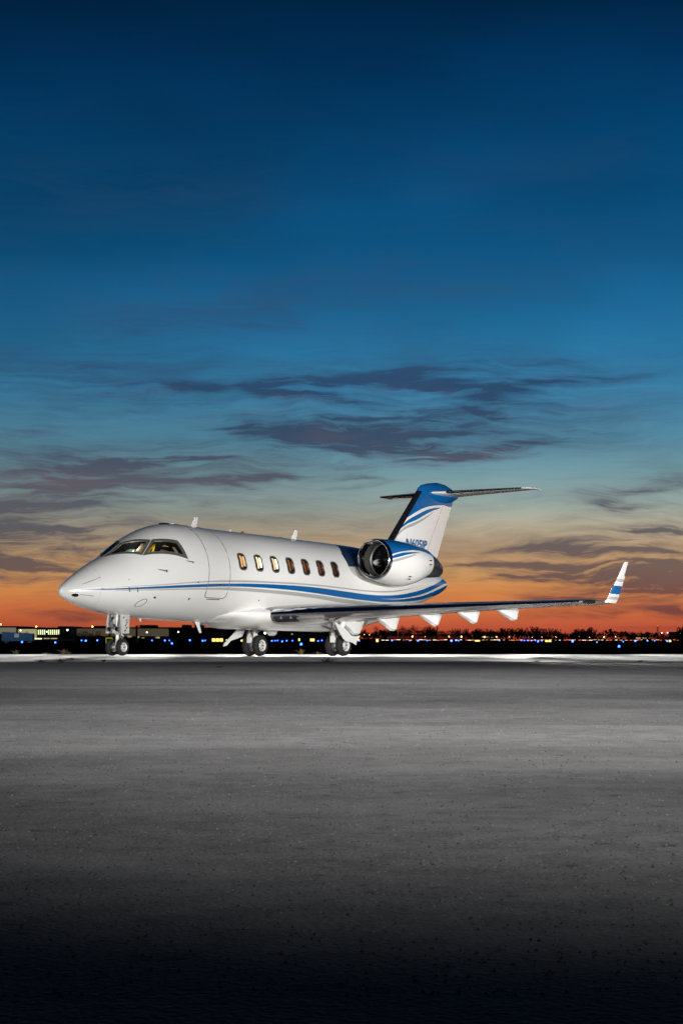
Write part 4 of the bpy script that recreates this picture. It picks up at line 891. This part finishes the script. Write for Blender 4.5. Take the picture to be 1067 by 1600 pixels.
# trees ---------------------------------------------------------------
M_leaf = mat('dark_foliage', (.030,.042,.018), .8); M_bark = mat('bark', (.05,.035,.025), .9)
def tree(kind, seed, H, Wd_):
    rnd = random.Random(seed); b = MB(); t_ = MB()
    t_.tube([(0,0,0),(rnd.uniform(-.1,.1),0,H*.45),(rnd.uniform(-.2,.2),0,H*.8)], [H*.03,H*.02,H*.008], 7)
    tips = []
    nl = 9 if kind == 'broad' else 12
    for k in range(nl):
        an = rnd.uniform(0, 6.28)
        if kind == 'broad': z0 = H*rnd.uniform(.25,.6); r = Wd_*rnd.uniform(.25,.5); z1 = H*rnd.uniform(.45,.9)
        else: z0 = H*rnd.uniform(.1,.4); r = Wd_*rnd.uniform(.1,.48); z1 = H*rnd.uniform(.6,1.0)
        p1 = (r*math.cos(an), r*math.sin(an), z1); t_.tube([(0,0,z0), (p1[0]*.5,p1[1]*.5,(z0+z1)/2), p1], [H*.012,H*.008,H*.003], 5); tips.append((p1, (0,0,z0)))
    for (p1, p0) in tips:
        m_ = 75 if kind == 'broad' else 60
        rad = Wd_*rnd.uniform(.14,.24)
        for i in range(m_):
            if kind == 'broad':
                d = Vector((rnd.gauss(0,1), rnd.gauss(0,1), rnd.gauss(0,.8))).normalized()*rad*rnd.random()**.4; c = Vector(p1)+d; s1 = rnd.uniform(.10,.22); dr = Vector((rnd.gauss(0,1), rnd.gauss(0,1), rnd.gauss(0,1))).normalized()
            else:
                q = rnd.uniform(.35,1.05); c = Vector(p0).lerp(Vector(p1), q)+Vector((rnd.gauss(0,.12),rnd.gauss(0,.12),rnd.gauss(0,.15)))*H/6; s1 = rnd.uniform(.16,.42); dr = (Vector(p1)-Vector(p0)).normalized()+Vector((rnd.gauss(0,.4),rnd.gauss(0,.4),rnd.gauss(0,.3))); dr.normalize()
            sd = dr.cross(Vector((rnd.gauss(0,1), rnd.gauss(0,1), rnd.gauss(0,1)))).normalized()*s1*(.5 if kind == 'broad' else .16)
            n0 = len(b.v); b.v += [tuple(c-dr*s1), tuple(c+sd), tuple(c+dr*s1), tuple(c-sd)]; b.f.append((n0, n0+1, n0+2, n0+3))
    root = empty('tree'); 
    t_.build('trunk', M_bark, root)
    me = bpy.data.meshes.new('crown'); me.from_pydata(b.v, [], b.f); me.materials.append(M_leaf); o = bpy.data.objects.new('crown', me); COL.objects.link(o); o.parent = root
    return root
PROTO = {('broad', i): tree('broad', 100+i, 6, 7) for i in range(4)}; PROTO.update({('wispy', i): tree('wispy', 200+i, 6, 4.5) for i in range(4)})
used = set()
def place_tree(kind, u, vtop, Y, label, wide=1.0, grp='trees along the horizon'):
    i = random.randrange(4); key = (kind, i); proto = PROTO[key]
    o = proto if key not in used else copy_tree(proto); used.add(key)
    x, _, z = at(u, vtop, Y); k = (z-GB)/6.0; o.location = (x, Y, GB-.1); o.scale = (k*wide, k*wide, k); o.rotation_euler = (0, 0, random.uniform(0, 6.28))
    o.name = 'broadleaf_tree' if kind == 'broad' else 'casuarina_tree'; tag(o, label, 'tree', grp); return o
random.seed(77)
T = []
def run(u0, u1, step, v0, v1, kind, Y, lab, wide=1.2):
    u = u0; k = 0
    while u < u1:
        T.append((kind, u, random.uniform(v0, v1), Y+random.uniform(-15,15), lab, wide)); u += step*random.uniform(.7,1.3)
run(98, 108, 8, 984, 987, 'broad', 470, 'dark round bush beside the floodlight right of the arcade', 1.3)
run(110, 160, 10, 985, 991, 'broad', 450, 'dark round tree in the clump left of the nose gear', 1.4)
run(206, 262, 16, 993, 996, 'broad', 470, 'low dark bush before the long brown hangar', 1.6)
run(36, 50, 12, 985, 988, 'broad', 400, 'dark tree rising behind the blue container', .9)
run(560, 600, 8, 981, 987, 'wispy', 560, 'spiky dark tree between the first two flap fairings', 1.4)
run(598, 655, 7, 975.5, 983, 'broad', 600, 'tall dark tree in the thicket below the third flap fairing', 1.1)
run(655, 700, 8, 982, 988, 'broad', 620, 'low dark tree behind the brown shed', 1.3)
run(668, 682, 8, 977.5, 980, 'wispy', 620, 'feathery tree rising over the brown shed', 1.2)
run(700, 765, 9, 982.5, 986, 'broad', 620, 'dark tree under the fourth flap fairing', 1.3)
run(712, 760, 16, 979, 982, 'wispy', 625, 'feathery dark tree under the fourth flap fairing', 1.2)
run(765, 822, 8, 979, 985, 'wispy', 600, 'feathery dark tree below the fifth flap fairing', 1.4)
run(768, 822, 11, 984, 988, 'broad', 610, 'dark bush below the fifth flap fairing', 1.3)
run(828, 880, 7, 978, 983, 'wispy', 600, 'feathery tree in the tall group left of the winglet', 1.5)
run(830, 935, 11, 986, 990, 'broad', 620, 'low bush under the feathery trees', 1.5)
run(900, 932, 7, 979.5, 984, 'wispy', 600, 'feathery tree above the pale lit hut', 1.6)
run(935, 1030, 11, 986.5, 991, 'broad', 650, 'low round dark tree right of the winglet', 1.5)
run(960, 985, 11, 985, 987, 'broad', 640, 'taller round tree right of the winglet', 1.5)
run(1030, 1062, 10, 989, 993, 'broad', 650, 'low dark shrub right of the red-topped mast', 1.5)
run(1060, 1075, 7, 978, 982, 'wispy', 600, 'feathery tree at the right edge behind the white building', 1.5)
ORD = ['first','second','third','fourth','fifth','sixth','seventh','eighth','ninth','tenth','eleventh','twelfth','thirteenth']
tot = {}
for q in T: tot[q[4]] = tot.get(q[4], 0)+1
cnt = {}
for q in sorted(T, key=lambda q: (q[4], q[1])):
    i = cnt.get(q[4], 0); cnt[q[4]] = i+1
    lab = q[4] if tot[q[4]] == 1 else '%s from the left: %s' % (ORD[i], q[4])
    place_tree(q[0], q[1], q[2], q[3], lab, q[5])
# far wood that closes the horizon
rnd = random.Random(9); b = MB()
for i in range(9000):
    x = rnd.uniform(-280, 280); Y = 760+rnd.uniform(-10,10); top = 2.9+1.1*math.sin(x*.11)+.8*math.sin(x*.31+1)+.5*math.sin(x*.83)
    z = GB+top*rnd.random()**.6; s1 = rnd.uniform(.3,.9); d = Vector((rnd.gauss(0,1), rnd.gauss(0,1), rnd.gauss(0,1))).normalized()*s1; e = d.cross(Vector((rnd.gauss(0,1), rnd.gauss(0,1), rnd.gauss(0,1)))).normalized()*s1*.7
    n0 = len(b.v); c = Vector((x, Y, z)); b.v += [tuple(c-d), tuple(c+e), tuple(c+d), tuple(c-e)]; b.f.append((n0, n0+1, n0+2, n0+3))
me = bpy.data.meshes.new('far_wood'); me.from_pydata(b.v, [], b.f); me.materials.append(M_leaf); o = bpy.data.objects.new('far_wood', me); COL.objects.link(o); tag(o, 'far dark wood along the horizon', 'wood', None, 'stuff')
# weeds in the joints
M_weed = mat('dry_weed', (.22,.17,.06), .8); M_weedg = mat('green_weed', (.07,.11,.03), .8)
def weed(seed, m, h, n=26, spread=.25):
    rnd = random.Random(seed); b = MB()
    for i in range(n):
        an = rnd.uniform(0,6.28); r0 = rnd.uniform(0,.05); l = h*rnd.uniform(.5,1); sp = spread*rnd.uniform(.2,1)
        p0 = Vector((r0*math.cos(an), r0*math.sin(an), 0)); p1 = p0+Vector((sp*.4*math.cos(an), sp*.4*math.sin(an), l*.7)); p2 = p0+Vector((sp*math.cos(an), sp*math.sin(an), l))
        sd = Vector((-math.sin(an), math.cos(an), 0))*.009
        n0 = len(b.v); b.v += [tuple(p0-sd), tuple(p0+sd), tuple(p1+sd), tuple(p1-sd), tuple(p2)]; b.f += [(n0,n0+1,n0+2,n0+3),(n0+3,n0+2,n0+4)]
    me = bpy.data.meshes.new('weed'); me.from_pydata(b.v, [], b.f); me.materials.append(m); return me
WM = [weed(1, M_weed, .16), weed(2, M_weedg, .14), weed(3, M_weed, .09, 20, .4), weed(4, M_weedg, .07, 30, .45)]
for u, Y, k, s_, lab in ((26,58,0,1.6,'tall dry weed at the far edge of the concrete, left side'),(100,57.9,0,1.9,'dry weed tuft at the far concrete edge left of the nose gear'),(107,57.8,2,1.7,'flat dry weed beside the tall tuft left of the nose gear'),(75,58,3,1.5,'small weed at the far concrete edge near the left'),(470,57.8,0,1.9,'pale weed standing between the main gears'),(497,57.9,2,1.6,'low pale weed left of the port main gear'),
      (64,NEAR,3,1.3,'dark weed in the near joint at left'),(95,NEAR,3,1.6,'larger dark weed in the near joint at left'),(112,36,2,1.1,'faint weed on the concrete left of the nose gear'),(162,NEAR,1,.8,'small weed in the near joint below the nose gear'),(510,NEAR,3,1.9,'spreading dark weed in the near joint below the port gear'),(838,NEAR,3,1.0,'small weed in the near joint under the wing'),(341,27,3,1.0,'dark weed growing in the asphalt below the cabin'),(1000,NEAR,3,.9,'small weed in the near joint below the winglet')):
    o = bpy.data.objects.new('weed_tuft', WM[k]); COL.objects.link(o); o.location = ((u-533.5)*Y/F_PX, Y, gz(Y)); o.scale = (s_*.7,)*3; tag(o, lab, 'weed', 'weeds in the pavement joints')
